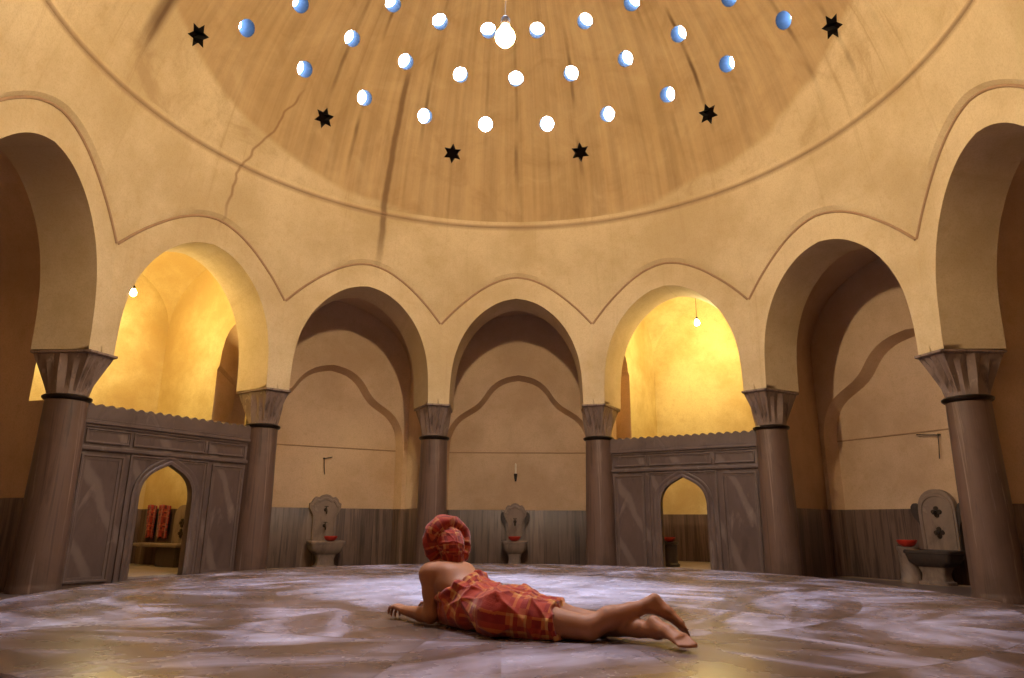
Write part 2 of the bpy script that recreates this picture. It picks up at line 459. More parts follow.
# ------------------------------------------------------------------ dome with its holes
ZC, RS = .737, .871
def domeP(az, el, r=RS):
    return (S*r*math.cos(R(el))*math.sin(R(az)), S*r*math.cos(R(el))*math.cos(R(az)), S*(ZC + H + r*math.sin(R(el))))
holes = []           # (az, el, kind)
ROW = [(33.0, 7.5, 'low'), (42.0, 0, 'middle'), (50.8, 7.5, 'high'), (60.5, 0, 'crown')]
for el, off, nm in ROW:
    n = 24 if el < 60 else 12
    for k in range(n):
        az = (AZ0 + off + k*360/n - .8*(nm == 'high') + 180) % 360 - 180
        holes.append((az, el, nm))
for k in range(12):
    holes.append(((AZ0 + 15 + 30*k + 180) % 360 - 180, 26.6, 'star'))
holes_all = holes + [(0, 89.999, 'lantern')]  # the last hole, at the crown, is made up
RH = .0222           # skylight radius
def tangent(az, el):
    n = Vector(domeP(az, el, 1)) - Vector((0, 0, S*(ZC + H))); n.normalize()
    e = Vector((math.cos(R(az)), -math.sin(R(az)), 0)); u = n.cross(e) * -1
    if u.z < 0: u = -u
    return n, e, u
def hole_outline(kind):
    if kind == 'lantern':  # made-up opening at the crown
        return [(.07*S*math.cos(2*math.pi*i/32), .07*S*math.sin(2*math.pi*i/32)) for i in range(32)]
    if kind == 'star':
        return [((.0305 if i % 2 == 0 else .0162)*S*math.cos(R(90 + 30*i)), (.0305 if i % 2 == 0 else .0162)*S*math.sin(R(90 + 30*i))) for i in range(12)]
    return [(RH*S*math.cos(2*math.pi*i/20), RH*S*math.sin(2*math.pi*i/20)) for i in range(20)]
def to2(p):
    v = Vector(p) - Vector((0, 0, S*(ZC + H)))
    r = v.length; co = math.degrees(math.acos(max(-1, min(1, v.z/r)))); a = math.atan2(v.x, v.y)
    return Vector((co*math.sin(a), co*math.cos(a)))
def from2(q):
    return domeP(math.degrees(math.atan2(q.x, q.y)), 90 - q.length)
EL0 = math.degrees(math.asin((.934 - ZC)/RS))
pts, edges, centres = [], [], []
for az, el, kind in holes_all:
    n, e, u = tangent(az, el); c = Vector(domeP(az, el))
    b = len(pts); out = hole_outline(kind)
    poly = [to2(c + e*x + u*y) for x, y in out]
    pts += poly; edges += [(b + i, b + (i+1) % len(out)) for i in range(len(out))]
    centres.append((to2(c), poly))
nh = len(pts)
b = len(pts)
pts += [Vector(((90-EL0)*math.sin(2*math.pi*k/N), (90-EL0)*math.cos(2*math.pi*k/N))) for k in range(N)]
edges += [(b + i, b + (i+1) % N) for i in range(N)]
st = 2.4
g = np.arange(-80, 80.1, st)
hc = np.array([[c[0].x, c[0].y] for c in centres])
for i, gx in enumerate(g):
    for gy in g + (st/2 if i % 2 else 0):
        if math.hypot(gx, gy) < 90 - EL0 - 1.2 and math.hypot(gx, gy) > 6 and np.min(np.hypot(hc[:, 0]-gx, hc[:, 1]-gy)) > 2.6:
            pts.append(Vector((gx, gy)))
res = delaunay_2d_cdt(pts, edges, [], 0, 1e-6)
def inside(p, poly):
    c = False
    for i in range(len(poly)):
        a, b_ = poly[i], poly[i-1]
        if (a.y > p.y) != (b_.y > p.y) and p.x < (b_.x-a.x)*(p.y-a.y)/(b_.y-a.y) + a.x: c = not c
    return c
faces = []
for f in res[2]:
    m = sum((res[0][i] for i in f), Vector((0, 0)))/len(f)
    d = np.hypot(hc[:, 0]-m.x, hc[:, 1]-m.y); j = int(np.argmin(d))
    if d[j] < 2.6 and inside(m, centres[j][1]): continue
    if m.length < 6 and inside(m, centres[-1][1]): continue
    faces.append(tuple(f))
dm = MB(); dm.add([from2(p) for p in res[0]], faces)
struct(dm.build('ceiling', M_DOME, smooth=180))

# ------------------------------------------------------------------ skylights and star vents
TL = .34            # length of the tubes through the dome, metres
def sky_meshes():
    t = MB(); rr = RH*S*1.01
    t.lathe([(rr*1.0, -.004), (rr*1.0, TL*.5), (rr*1.04, TL)], 28, cap0=False, cap1=False)
    tube = t.build('tube', M_TUBE, smooth=60)
    gmb = MB()
    gmb.lathe([(rr*1.04, TL*.97), (rr*.9, TL*1.0), (rr*.6, TL*1.04), (rr*.2, TL*1.06)], 28, cap0=False)
    glass = gmb.build('glass', M_GLASS, smooth=60)
    return tube, glass
tube0, glass0 = sky_meshes()
def star_meshes():
    m = MB(); o = hole_outline('star'); n = len(o)
    m.grid([[(x, y, z) for x, y in o] for z in (-.004, .18)], True)
    tube = m.build('reveal', M_STARREV, smooth=0)
    p = MB(); p.poly([[(x*1.02, y*1.02) for x, y in o]], lambda x, y: (x, y, .18))
    p.poly([[(x*1.02, y*1.02) for x, y in o]], lambda x, y: (x, y, .20))
    p.grid([[(x*1.02, y*1.02, z) for x, y in o] for z in (.18, .20)], True)
    return tube, p.build('pane', M_STAR, smooth=0)
M_STARREV = flat('near_black_plaster', (.016, .010, .007), .95)  # near-black sides of the star openings
star0r, star0p = star_meshes()
first = {'sky': True, 'star': True}
def place_hole(az, el, kind, name, label=None, group=None):
    n, e, u = tangent(az, el)
    ex = e if e.cross(u).dot(n) > 0 else -e
    mat = Matrix((ex, u, n)).transposed().to_4x4(); mat.translation = Vector(domeP(az, el))
    root = bpy.data.objects.new(name, None); C.objects.link(root); root.matrix_world = mat
    root.empty_display_size = .1
    if label: tag(root, label, 'skylight' if kind != 'star' else 'vent', group)
    else: root['kind'] = 'structure'
    src = (tube0, glass0) if kind != 'star' else (star0r, star0p)
    key = 'sky' if kind != 'star' else 'star'
    for s in src:
        if first[key]: o = s
        else:
            o = s.copy(); C.objects.link(o)
        o.parent = root
    first[key] = False
ORD = ['first', 'second', 'third', 'fourth', 'fifth', 'sixth', 'seventh', 'eighth', 'ninth', 'tenth', 'eleventh', 'twelfth']
SEEN = {'low': (-66, 72), 'middle': (-59, 64), 'high': (-37, 44), 'crown': (0, 0), 'star': (-75, 80)}
wn_ = 0
ROWNAME = {'low': 'lowest row of the dome', 'middle': 'middle row of the dome', 'high': 'upper row by the lamp'}
LIT = {}
for kind in ('low', 'middle', 'high', 'crown', 'star'):
    hs = sorted([h for h in holes if h[2] == kind])
    vis = [h for h in hs if SEEN[kind][0] < h[0] < SEEN[kind][1]]
    for h in hs:
        if h in vis:
            i = vis.index(h); nv = len(vis)
            if i < nv/2: place = ORD[i] + ' from the left'
            else: place = (ORD[nv-1-i] + ' from the right') if nv-1-i else 'rightmost'
            if i == 0: place = 'leftmost'
            if kind == 'star':
                lab = 'dark six-pointed star opening in the dome, %s of the six stars' % place
                place_hole(*h, 'star_vent', lab, 'star openings around the dome')
            else:
                lab = 'round glowing skylight, %s in the %s' % (place, ROWNAME[kind])
                place_hole(*h, 'skylight', lab, 'round skylights of the dome')
        else:
            wn_ += 1
            place_hole(*h, 'window_%d' % wn_)

# lantern over the crown, unseen, made up to pool daylight on the platform
lt = MB(); rl = .07*S; zl = zw(ZC + math.sqrt(RS**2 - .07**2))
lt.lathe([(rl*1.06, zl - .02), (rl, zl - .005), (rl, zl + .55), (rl*1.06, zl + .60)], 32, cap0=False, cap1=False)
struct(lt.build('trim_70', M_RIM, smooth=40))  # collar of the made-up crown opening
lg = MB(); lg.lathe([(rl*1.02, zl + .56), (rl*.7, zl + .66), (rl*.25, zl + .72)], 32, cap0=False)
struct(lg.build('window_lantern', M_GLASS, smooth=60))  # glass of the made-up lantern, unseen
ld = bpy.data.lights.new('added_daylight', 'AREA'); ld.shape = 'DISK'; ld.size = rl*1.9; ld.energy = 165; ld.color = (.60, .73, 1.0); ld.spread = R(72)  # added lamp, gives most of the daylight on the platform
lo = bpy.data.objects.new('added_daylight', ld); C.objects.link(lo); lo.location = (0, 0, zl + .50)

# ------------------------------------------------------------------ recesses behind the arches
NICHE = [(.248, -.139), (.248, .22), (.247, .27), (.238, .315), (.214, .352), (.185, .372), (.150, .392), (.128, .412), (.112, .435), (.095, .462), (.070, .484), (.04, .498), (0, .505)]
ZF = -.14            # floor of the hall around the platform
DEP = .042
def niche_outline(c, sc, grow=0.0):
    h = smooth_curve(NICHE, 2)
    h = resample(h, 40)
    out = []
    for i, (x, z) in enumerate(h):
        a, b = h[max(i-1, 0)], h[min(i+1, len(h)-1)]
        d = (b[0]-a[0], b[1]-a[1]); L = math.hypot(*d) or 1
        nx, nz = d[1]/L, -d[0]/L
        if i == 0: nz = 0
        if i == len(h)-1: nx = 0
        out.append((x*sc + nx*grow, z + nz*grow if i else z))
    return [(c - x, z) for x, z in out] + [(c + x, z) for x, z in out[-2::-1]]

def room_profile(wl, wr, zs, zc, z0=ZF, n=24):
    c, hw = (wr - wl)/2, (wr + wl)/2
    p = [(-wl, z0), (-wl, lerp(z0, zs, .5))]
    for i in range(n + 1):
        a = math.pi*(1 - i/n)
        p.append((c + hw*math.cos(a), zs + (zc - zs)*math.sin(a)))
    return p + [(wr, lerp(z0, zs, .5)), (wr, z0)]

def opening_loop(a0, a1, z0, zs, za, n=10):
    """arched opening in a side wall, in (along, z)"""
    m = (a0 + a1)/2; h = (a1 - a0)/2
    p = [(a1, z0), (a1, zs)]
    for i in range(n + 1):
        t = math.pi*i/n; p.append((m + .88*h*math.cos(t), zs + .012 + (za - zs - .012)*math.sin(t)**.9))
    return p + [(a0, zs), (a0, z0)]

def side_fn(az, s, w0, w1, W):
    return lambda a, z: bayP(az, s*lerp(w0, w1, (a - .985)/(W - .985)), a, z)

def recess(n, az, W=1.25, wl=.275, wr=.275, nc=0, nsc=1.0, left_hole=None, right_hole=None, simple=False):
    m = MB(); P = lambda x, r, z: bayP(az, x, r, z)
    zs, zc = .50, .745
    w0l, w0r = min(.252, wl), min(.252, wr)
    A0 = .985
    for s, w0, w1, hole in ((-1, w0l, wl, left_hole), (1, w0r, wr, right_hole)):
        f = side_fn(az, s, w0, w1, W)
        outer = [(A0, ZF), (W, ZF), (W, zs), (A0, zs)]
        m.poly([outer] + ([hole] if hole else []), f)
    rows = []
    for i in range(7):
        t = i/6; r = lerp(A0 + .03, W, t); tt = (r - A0)/(W - A0)
        rows.append([P(x, r, z) for x, z in room_profile(lerp(w0l, wl, tt), lerp(w0r, wr, tt), zs, zc)[2:-2]])
    m.grid(rows)
    prof = room_profile(wl, wr, zs, zc)
    if simple:
        m.poly([prof], lambda x, z: P(x, W, z))
    else:
        no = niche_outline(nc, nsc, .013); ni = niche_outline(nc, nsc, 0)
        no = [(max(-wl + .003, min(wr - .003, x)), z) for x, z in no]
        m.poly([prof, no], lambda x, z: P(x, W, z))
        rows = []
        for t in (0, .12, .5, .88, 1):
            rows.append([P(lerp(a[0], b[0], t), W + DEP*t, lerp(a[1], b[1], t)) for a, b in zip(no, ni)])
        m.grid(rows)
        m.poly([ni], lambda x, z: P(x, W + DEP, z))
    struct(m.build('wall_recess_%d' % n, M_PLAIN, smooth=30))
    # marble dado of upright slabs round the recess
    d = MB(); t_ = .006
    if simple: plan = [(-w0l + t_, A0 + .012), (-wl + t_, W - t_), (wr - t_, W - t_), (w0r - t_, A0 + .012)]
    else:
        xl, xr = nc - .248*nsc, nc + .248*nsc
        xol, xor_ = max(xl - .013, -wl + .004), min(xr + .013, wr - .004)
        plan = [(-w0l + t_, A0 + .012), (-wl + t_, W - t_), (xol, W - t_), (xl + .002, W + DEP - t_), (xr - .002, W + DEP - t_), (xor_, W - t_), (wr - t_, W - t_), (w0r - t_, A0 + .012)]
    L = [0]
    for a, b in zip(plan, plan[1:]): L.append(L[-1] + math.hypot(b[0]-a[0], b[1]-a[1])*S)
    back = []
    for i, p in enumerate(plan):
        cx, cy = (0, .9); dx, dy = p[0]-nc, p[1]-cy; q = math.hypot(dx, dy)
        back.append((p[0] + dx/q*.012, p[1] + dy/q*.012))
    zt = .044
    rows = [[P(*p, ZF) for p in plan], [P(*p, zt - .004) for p in plan], [P(*lerp2(p, b, .2), zt) for p, b in zip(plan, back)], [P(*b, zt) for b in back]]
    uv = [(l, v) for v in (0, (zt - ZF)*S, (zt-ZF)*S + .01, (zt-ZF)*S + .05) for l in L]
    d.grid(rows, uv=uv)
    struct(d.build('baseboard_recess_%d' % n, M_DADO, smooth=30, uv=True))
    if not simple:
        # thin moulded line across the niche
        b = MB()
        b.tube([P(x, W + DEP, .243) for x in np.linspace(nc - .247*nsc, nc + .247*nsc, 8)], .012, 6)
        struct(b.build('trim_%d' % (20 + n), M_TRIM))
def lerp2(a, b, t): return (lerp(a[0], b[0], t), lerp(a[1], b[1], t))

AZ = {n: AZ0 + 30*k for n, k in zip('GA AB BC CD DE EF FG'.split(), range(-3, 4))}
CW = .248; CR0, CR1 = 1.015, 1.46
op_ab = opening_loop(1.022, 1.175, -.03, .44, .575)
op_ga = opening_loop(1.05, 1.20, -.03, .40, .49)
op_gl = opening_loop(.992, 1.046, .25, .40, .44); op_al = opening_loop(1.03, 1.155, .25, .40, .44)
op_de = opening_loop(1.022, 1.205, -.03, .50, .585)
op_cd = opening_loop(1.09, 1.20, -.03, .52, .575)
recess(1, AZ['GA'], wr=.325, right_hole=op_gl)
recess(2, AZ['BC'], wl=.325, left_hole=op_ga)
recess(3, AZ['CD'], right_hole=None)
recess(4, AZ['EF'], wl=.335, wr=.29, nc=-.028, nsc=1.13)
recess(5, AZ['FG'])
n_ = 5
for k in range(4, 9):
    n_ += 1
    recess(n_, AZ0 + 30*k, simple=True)

caps = MB()
for k in range(12):
    a = AZ0 + 30*k
    q = [bayP(a, .252, .985, ZF), bayP(a + 30, -.252, .985, ZF), bayP(a + 30, -.252, .985, .36), bayP(a, .252, .985, .36)]
    caps.add(q, [(0, 1, 2, 3)])
    caps.add([bayP(a, .272, R1, .35), bayP(a + 30, -.272, R1, .35), bayP(a + 30, -.252, .985, .35), bayP(a, .252, .985, .35)], [(0, 1, 2, 3)])
struct(caps.build('trim_50', M_PLAIN, smooth=0))

def cell(n, az, left=None, right=None, ldeep=None, rdeep=None):
    """square domed side room behind a marble screen"""
    m = MB(); P = lambda x, r, z: bayP(az, x, r, z)
    a = CW; rc = CR1 - a; zs = .60; fl = .78; z0 = -.124
    r_in = CR0
    def vault(x, y): return zs + fl*math.sqrt(max(0, 2*a*a - x*x - y*y))
    def lun(x): return zs + fl*math.sqrt(max(0, a*a - x*x))
    n2 = 24; xs = [-a*math.cos(math.pi*i/n2) for i in range(n2 + 1)]
    m.poly([[(-a, z0), (a, z0)] + [(x, lun(x)) for x in xs[::-1]]], lambda x, z: P(x, CR1, z))
    for s, hole in ((-1, left), (1, right)):
        out = [(r_in, z0), (CR1, z0)] + [(rc + y, lun(y)) for y in xs[::-1] if rc + y > r_in] + [(r_in, lun(r_in - rc))]
        out = [out[0], out[1]] + [p for p in out[2:]]
        m.poly([out] + ([hole] if hole else []), lambda y, z: P(s*a, y, z))
    m.grid([[P(x, rc + y, vault(x, y)) for x in xs] for y in xs])
    struct(m.build('wall_cell_%d' % n, M_CELL, smooth=40))
    d = MB(); t_ = .006; zt = .034
    plan = [(-a + t_, 1.24), (-a + t_, CR1 - t_), (a - t_, CR1 - t_), (a - t_, 1.24)]
    L = [0]
    for p, q in zip(plan, plan[1:]): L.append(L[-1] + math.hypot(q[0]-p[0], q[1]-p[1])*S)
    bk = [(-a, 1.24), (-a, CR1), (a, CR1), (a, 1.24)]
    rows = [[P(*p, z0) for p in plan], [P(*p, zt) for p in plan], [P(*p, zt) for p in bk]]
    d.grid(rows, uv=[(l, v) for v in (0, .7, .75) for l in L])
    struct(d.build('baseboard_cell_%d' % n, M_DADO, smooth=30, uv=True))
    fl_ = MB(); fl_.box(-1, 1, -1, 1, 0, 1)
    f = MB()
    f.add([P(-a, .975, z0), P(a, .975, z0), P(a, CR1, z0), P(-a, CR1, z0), P(-a, .975, ZF), P(a, .975, ZF)], [(0, 1, 2, 3), (0, 4, 5, 1)])
    struct(f.build('floor_cell_%d' % n, M_PALEFLOOR, smooth=0))
cell(1, AZ['AB'], left=op_al, right=op_ab)
cell(2, AZ['DE'], left=op_de)

def passage(n, f, g, la, lb):
    """reveals of an opening through the wedge of masonry between two rooms"""
    m = MB()
    m.grid([[f(*p) for p in la], [Vector(f(*p)).lerp(Vector(g(*q)), .5) for p, q in zip(la, lb)], [g(*q) for q in lb]], True)
    struct(m.build('trim_%d' % n, M_PLAIN, smooth=30))
cellside = lambda az, s: (lambda y, z: bayP(az, s*CW, y, z))
passage(41, cellside(AZ['AB'], 1), side_fn(AZ['BC'], -1, .252, .325, 1.25), op_ab, op_ga)
passage(42, cellside(AZ['AB'], -1), side_fn(AZ['GA'], 1, .252, .325, 1.25), op_al, op_gl)
# blind arched recess on the left of the right-hand cell
m = MB(); f = cellside(AZ['DE'], -1)
g = lambda y, z: bayP(AZ['DE'], -CW - .055, y, z)
m.grid([[f(*p) for p in op_de], [g(*p) for p in op_de]], True); m.poly([op_de], g)
struct(m.build('trim_43', M_PLAIN, smooth=30))

# ------------------------------------------------------------------ floors
fl = MB()
fl.grid([[polP(360*k/72, r, ZF) for k in range(72)] for r in (.2, .5, .7, .9, 1.1, 1.6)], True)
struct(fl.build('floor', M_LOW, smooth=0))

def rim_r(a):            # the round platform, a little deeper towards the entrance
    return .675 + .085*max(0, -math.cos(a))**.8
pl = MB(); NPL = 160
def prow(dr, z): return [(S*((rim_r(2*math.pi*k/NPL) + dr)*math.sin(2*math.pi*k/NPL) + .0145), S*((rim_r(2*math.pi*k/NPL) + dr)*math.cos(2*math.pi*k/NPL) + .006), z) for k in range(NPL)]
zb = zw(ZF)
rows = [prow(-.012, zb), prow(-.012, -.09), prow(-.004, -.075), prow(0, -.06), prow(0, -.014), prow(-.002, -.004), prow(-.006, 0)]
pl.grid(rows, True)
for q in (.98, .8, .6, .4, .2, .05):
    pass
base = prow(-.006, 0)
rows = [base] + [[(.0145*S + (x - .0145*S)*q, .006*S + (y - .006*S)*q, 0) for x, y, z in base] for q in (.8, .6, .4, .2, .05)]
pl.grid(rows, True)
m_ = len(pl.v); pl.f.append(tuple(range(m_ - NPL, m_)))
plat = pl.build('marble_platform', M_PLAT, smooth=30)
tag(plat, 'great round raised platform of veined lilac and tan marble filling the hall', 'platform')

# ------------------------------------------------------------------ columns
CRAD = .985
COLLAB = {-3: 'tall grey marble column at the far left, beside the left screen',
          -2: 'grey marble column between the left screen and the left fountain recess',
          -1: 'grey marble column just behind the turbaned head',
          0: 'grey marble column between the middle fountain and the right screen',
          1: 'grey marble column on the right of the right-hand screen',
          2: 'thick marble column at the far right edge, before the right fountain'}
def column_meshes():
    s = MB(); r0, r1 = .0465*S, .0405*S; z0, z1 = zw(ZF), zw(.247)
    s.lathe([(r0*1.04, z0), (r0*1.04, z0 + .05), (r0*1.01, z0 + .07), (r0, z0 + .1), (r0, z0 + .2), (lerp(r0, r1, .4)*1.01, lerp(z0, z1, .4)), (r1, z1)], 40)
    shaft = s.build('shaft', M_COL, smooth=40)
    n = MB(); q = r1
    n.lathe([(q*.98, z1 - .005), (q*1.10, z1 + .005), (q*1.17, z1 + .022), (q*1.17, z1 + .04), (q*1.08, z1 + .055), (q*.98, z1 + .06)], 40)
    neck = n.build('neck_ring', M_BRONZE, smooth=50)
    c = MB(); za, zt = zw(.2575), zw(.3485)
    # local y points away from the hall centre; the top is the wedge-shaped foot of the pier
    yf, yb = (R0 + .0135 - CRAD)*S, (R1 + .022 - CRAD)*S
    xf, xb = .0345*S, .0615*S
    def top(scale, dz=0):
        cor = [(-xf, yf), (xf, yf), (xb, yb), (-xb, yb)]
        pts = []
        for i in range(4):
            a, b = cor[i], cor[(i+1) % 4]
            for t in range(8): pts.append((lerp(a[0], b[0], t/8)*scale, lerp(a[1], b[1], t/8)*scale))
        return pts
    tp = top(1.0)
    bot = []
    for x, y in tp:
        a = math.atan2(y, x); bot.append((r1*.97*math.cos(a), r1*.97*math.sin(a)))
    rows = []
    for i, t in enumerate((0, .08, .2, .35, .5, .65, .78, .88)):
        row = []
        for j, (p, q_) in enumerate(zip(bot, tp)):
            tt = t**1.25
            x, y = lerp(p[0], q_[0], tt), lerp(p[1], q_[1], tt)
            # lotus-like folds: pairs of ridges that open upward from the neck
            fold = (.010, -.026, .004, -.034, .020, -.034, .004, -.026)[j % 8]*math.sin(math.pi*min(1, t*1.05))
            L = math.hypot(x, y); x *= 1 + fold/L; y *= 1 + fold/L
            row.append((x, y, lerp(za, zt - .035, t/.88)))
        rows.append(row)
    rows.append([(x*.985, y*.985, zt - .030) for x, y in tp]); rows.append([(x*1.01, y*1.01, zt - .022) for x, y in tp]); rows.append([(x*1.01, y*1.01, zt) for x, y in tp])
    c.grid(rows, True)
    k = len(c.v); c.f.append(tuple(range(k - 32, k)))
    cap = c.build('capital', M_CAP, smooth=18)
    return shaft, neck, cap
colm = column_meshes()
for k in range(-3, 3):
    az = AZ0 + 15 + 30*k
    root = thing('marble_column', COLLAB[k], 'column', (polP(az, CRAD, 0)[0], polP(az, CRAD, 0)[1], 0), -R(az), 'columns carrying the arches')
    for src in colm:
        if k == -3: o = src
        else: o = src.copy(); C.objects.link(o)
        o.parent = root
# the columns outside the frame, kept so that the arcade stands
for i, k in enumerate([3, 4, 6, 7, 8]):
    az = AZ0 + 15 + 30*k
    root = bpy.data.objects.new('trim_%d' % (60 + i), None); C.objects.link(root)
    root.location = (polP(az, CRAD, 0)[0], polP(az, CRAD, 0)[1], 0); root.rotation_euler = (0, 0, -R(az)); root['kind'] = 'structure'
    for src in colm:
        o = src.copy(); C.objects.link(o); o.parent = root

# ------------------------------------------------------------------ carved marble screens
def screen(az, label, diag=False):
    rs = .952
    o = polP(az, rs, 0)
    root = thing('marble_screen', label, 'screen', (o[0], o[1], 0), -R(az))
    X = lambda x: x*S
    z0, zt = zw(ZF), zw(.237)
    hw = .218
    arch = [(.0665, ZF + .0002), (.0665, .055), (.064, .075), (.056, .093), (.043, .107), (.025, .118), (.010, .1255), (0, .131)]
    arch = arch[:2] + smooth_curve(arch[1:], 2)[1:]
    door = [(-x, z) for x, z in arch] + [(x, z) for x, z in arch[-2::-1]]
    th = .017*S
    p = MB()
    outer = [(-hw, ZF), (hw, ZF), (hw, .237), (-hw, .237)]
    loop = [(-hw, ZF)] + door + [(hw, ZF), (hw, .237), (-hw, .237)]
    for y in (0, th): p.poly([loop], lambda x, z, y=y: (X(x), y, zw(z)))
    n = len(loop)
    p.add([(X(x), 0, zw(z)) for x, z in loop] + [(X(x), th, zw(z)) for x, z in loop], [(i, i + n, (i+1) % n + n, (i+1) % n) for i in range(n)])
    p.build('panel', M_SCREEN, root, smooth=25)
    c = MB()                     # cornice with its scalloped crest
    for za, zb_, d in ((.200, .206, .020), (.206, .214, .045), (.214, .219, .030)):
        c.box(X(-hw), X(hw), -d, th, zw(za), zw(zb_), .008)
    cr = [(hw, .219), (hw, .237)]
    nt = 19
    pts = [(-hw, .219), (hw, .219)]
    for i in range(nt):
        a = hw - 2*hw*i/nt; b = hw - 2*hw*(i + 1)/nt
        for t in (.08, .3, .5, .7, .92): pts.append((lerp(a, b, t), .2425 + .0085*math.sin(math.pi*t)**.8))
    c.prism([(X(x), zw(z)) for x, z in pts], -.03, th + .01)
    c.build('crested_cornice', M_SCREENF, root, smooth=25)
    def frame(nm, x0, x1, za, zb_, w=.011, d=.022, mat=M_SCREENF):
        f = MB(); x0, x1, a, b = X(x0), X(x1), zw(za), zw(zb_)
        rows = []
        W_ = w*S
        for off, y in ((0, .002), (0, -d), (W_*.35, -d*1.1), (W_*.5, -d*.5), (W_, -d*.35), (W_, .002)):
            rows.append([(x0 + off, y, a + off), (x1 - off, y, a + off), (x1 - off, y, b - off), (x0 + off, y, b - off)])
        f.grid(rows, True)
        return f.build(nm, mat, root, smooth=20)
    for x0, x1 in ((-.205, -.105), (-.098, .088), (.095, .205)):
        frame('frieze_frame', x0, x1, .165, .196, .006, .02)
    b = MB(); b.box(X(-hw), X(hw), -.035, .01, zw(.149), zw(.158), .01); b.build('string_course', M_SCREENF, root, smooth=25)
    frame('panel_frame', -.207, -.113, ZF + .012, .140)
    frame('panel_frame', .113, .207, ZF + .012, .140)
    # raised architrave round the pointed doorway
    a = MB(); g1 = [(x*1.0, z) for x, z in door]
    def grow(g):
        out = []
        for i, (x, z) in enumerate(door):
            pa, pb = door[max(i-1, 0)], door[min(i+1, len(door)-1)]
            dx, dz = pb[0]-pa[0], pb[1]-pa[1]; L = math.hypot(dx, dz); out.append((x - dz/L*g, z + dx/L*g if 0 < i < len(door)-1 else z))
        return out
    rows = [[(X(x), y, zw(z)) for x, z in grow(g_)] for g_, y in ((.0, .03), (.0, -.016), (.006, -.022), (.009, -.012), (.016, -.026), (.019, -.022), (.019, .002))]
    a.grid(rows)
    a.build('door_architrave', M_SCREENF, root, smooth=30)
    frame('door_frame', -.100, .100, ZF + .004, .146, .009, .026)
    return root
screen(AZ['AB'], 'grey carved marble screen wall with pointed doorway below the left yellow arch')
screen(AZ['DE'], 'carved marble screen wall with white diagonal vein below the right yellow arch')

# ------------------------------------------------------------------ lamps
def lamp(name, label, loc, top, mat, r=.06):
    root = thing(name, label, 'lamp', loc)
    b = MB(); b.lathe([(r*.08, -r*1.0), (r*.55, -r*.84), (r*.9, -r*.4), (r, 0), (r*.92, r*.42), (r*.66, r*.85), (r*.42, r*1.25), (r*.36, r*1.45)], 24)
    b.build('bulb', mat, root, smooth=60)
    s = MB(); s.lathe([(r*.40, r*1.40), (r*.48, r*1.5), (r*.48, r*2.2), (r*.30, r*2.5), (r*.12, r*2.6)], 20)
    s.build('socket', M_BRONZE, root, smooth=40)
    c = MB(); c.tube([(0, 0, r*2.5), (0, 0, (top - loc[2])*.5), (0, 0, top - loc[2])], .006, 8)
    c.build('cord', M_CORD, root)
    return root
L0 = (-.004*S, -.157*S, zw(.819))
lamp('hanging_lamp', 'bright warm lamp hanging on a long cord under the dome', L0, zw(ZC + math.sqrt(RS**2 - .157**2)) - .0, M_BULB, .09)
pA = bayP(AZ['AB'], -.021, 1.2, .605); lamp('hanging_lamp', 'small yellow bulb hanging inside the left side room', pA, zw(.86), M_BULBY, .045)
pD = bayP(AZ['DE'], .002, 1.2, .651); lamp('hanging_lamp', 'small yellow bulb hanging inside the right side room', pD, zw(.865), M_BULBY, .045)

# ------------------------------------------------------------------ fountains
def clover(mb, x, z, r, y):
    for k in range(4):
        a = R(90*k); mb.lathe_y(x + r*.7*math.cos(a), z + r*.7*math.sin(a), r*.62, y)
def disc_y(s, x, z, r, y, d=.02, n=14):
    vs = [(x + r*math.cos(2*math.pi*i/n), y, z + r*math.sin(2*math.pi*i/n)) for i in range(n)] + [(x + r*.85*math.cos(2*math.pi*i/n), y - d, z + r*.85*math.sin(2*math.pi*i/n)) for i in range(n)]
    s.add(vs, [(i, (i+1) % n, (i+1) % n + n, i + n) for i in range(n)] + [tuple(range(n, 2*n))])
MB.lathe_y = disc_y

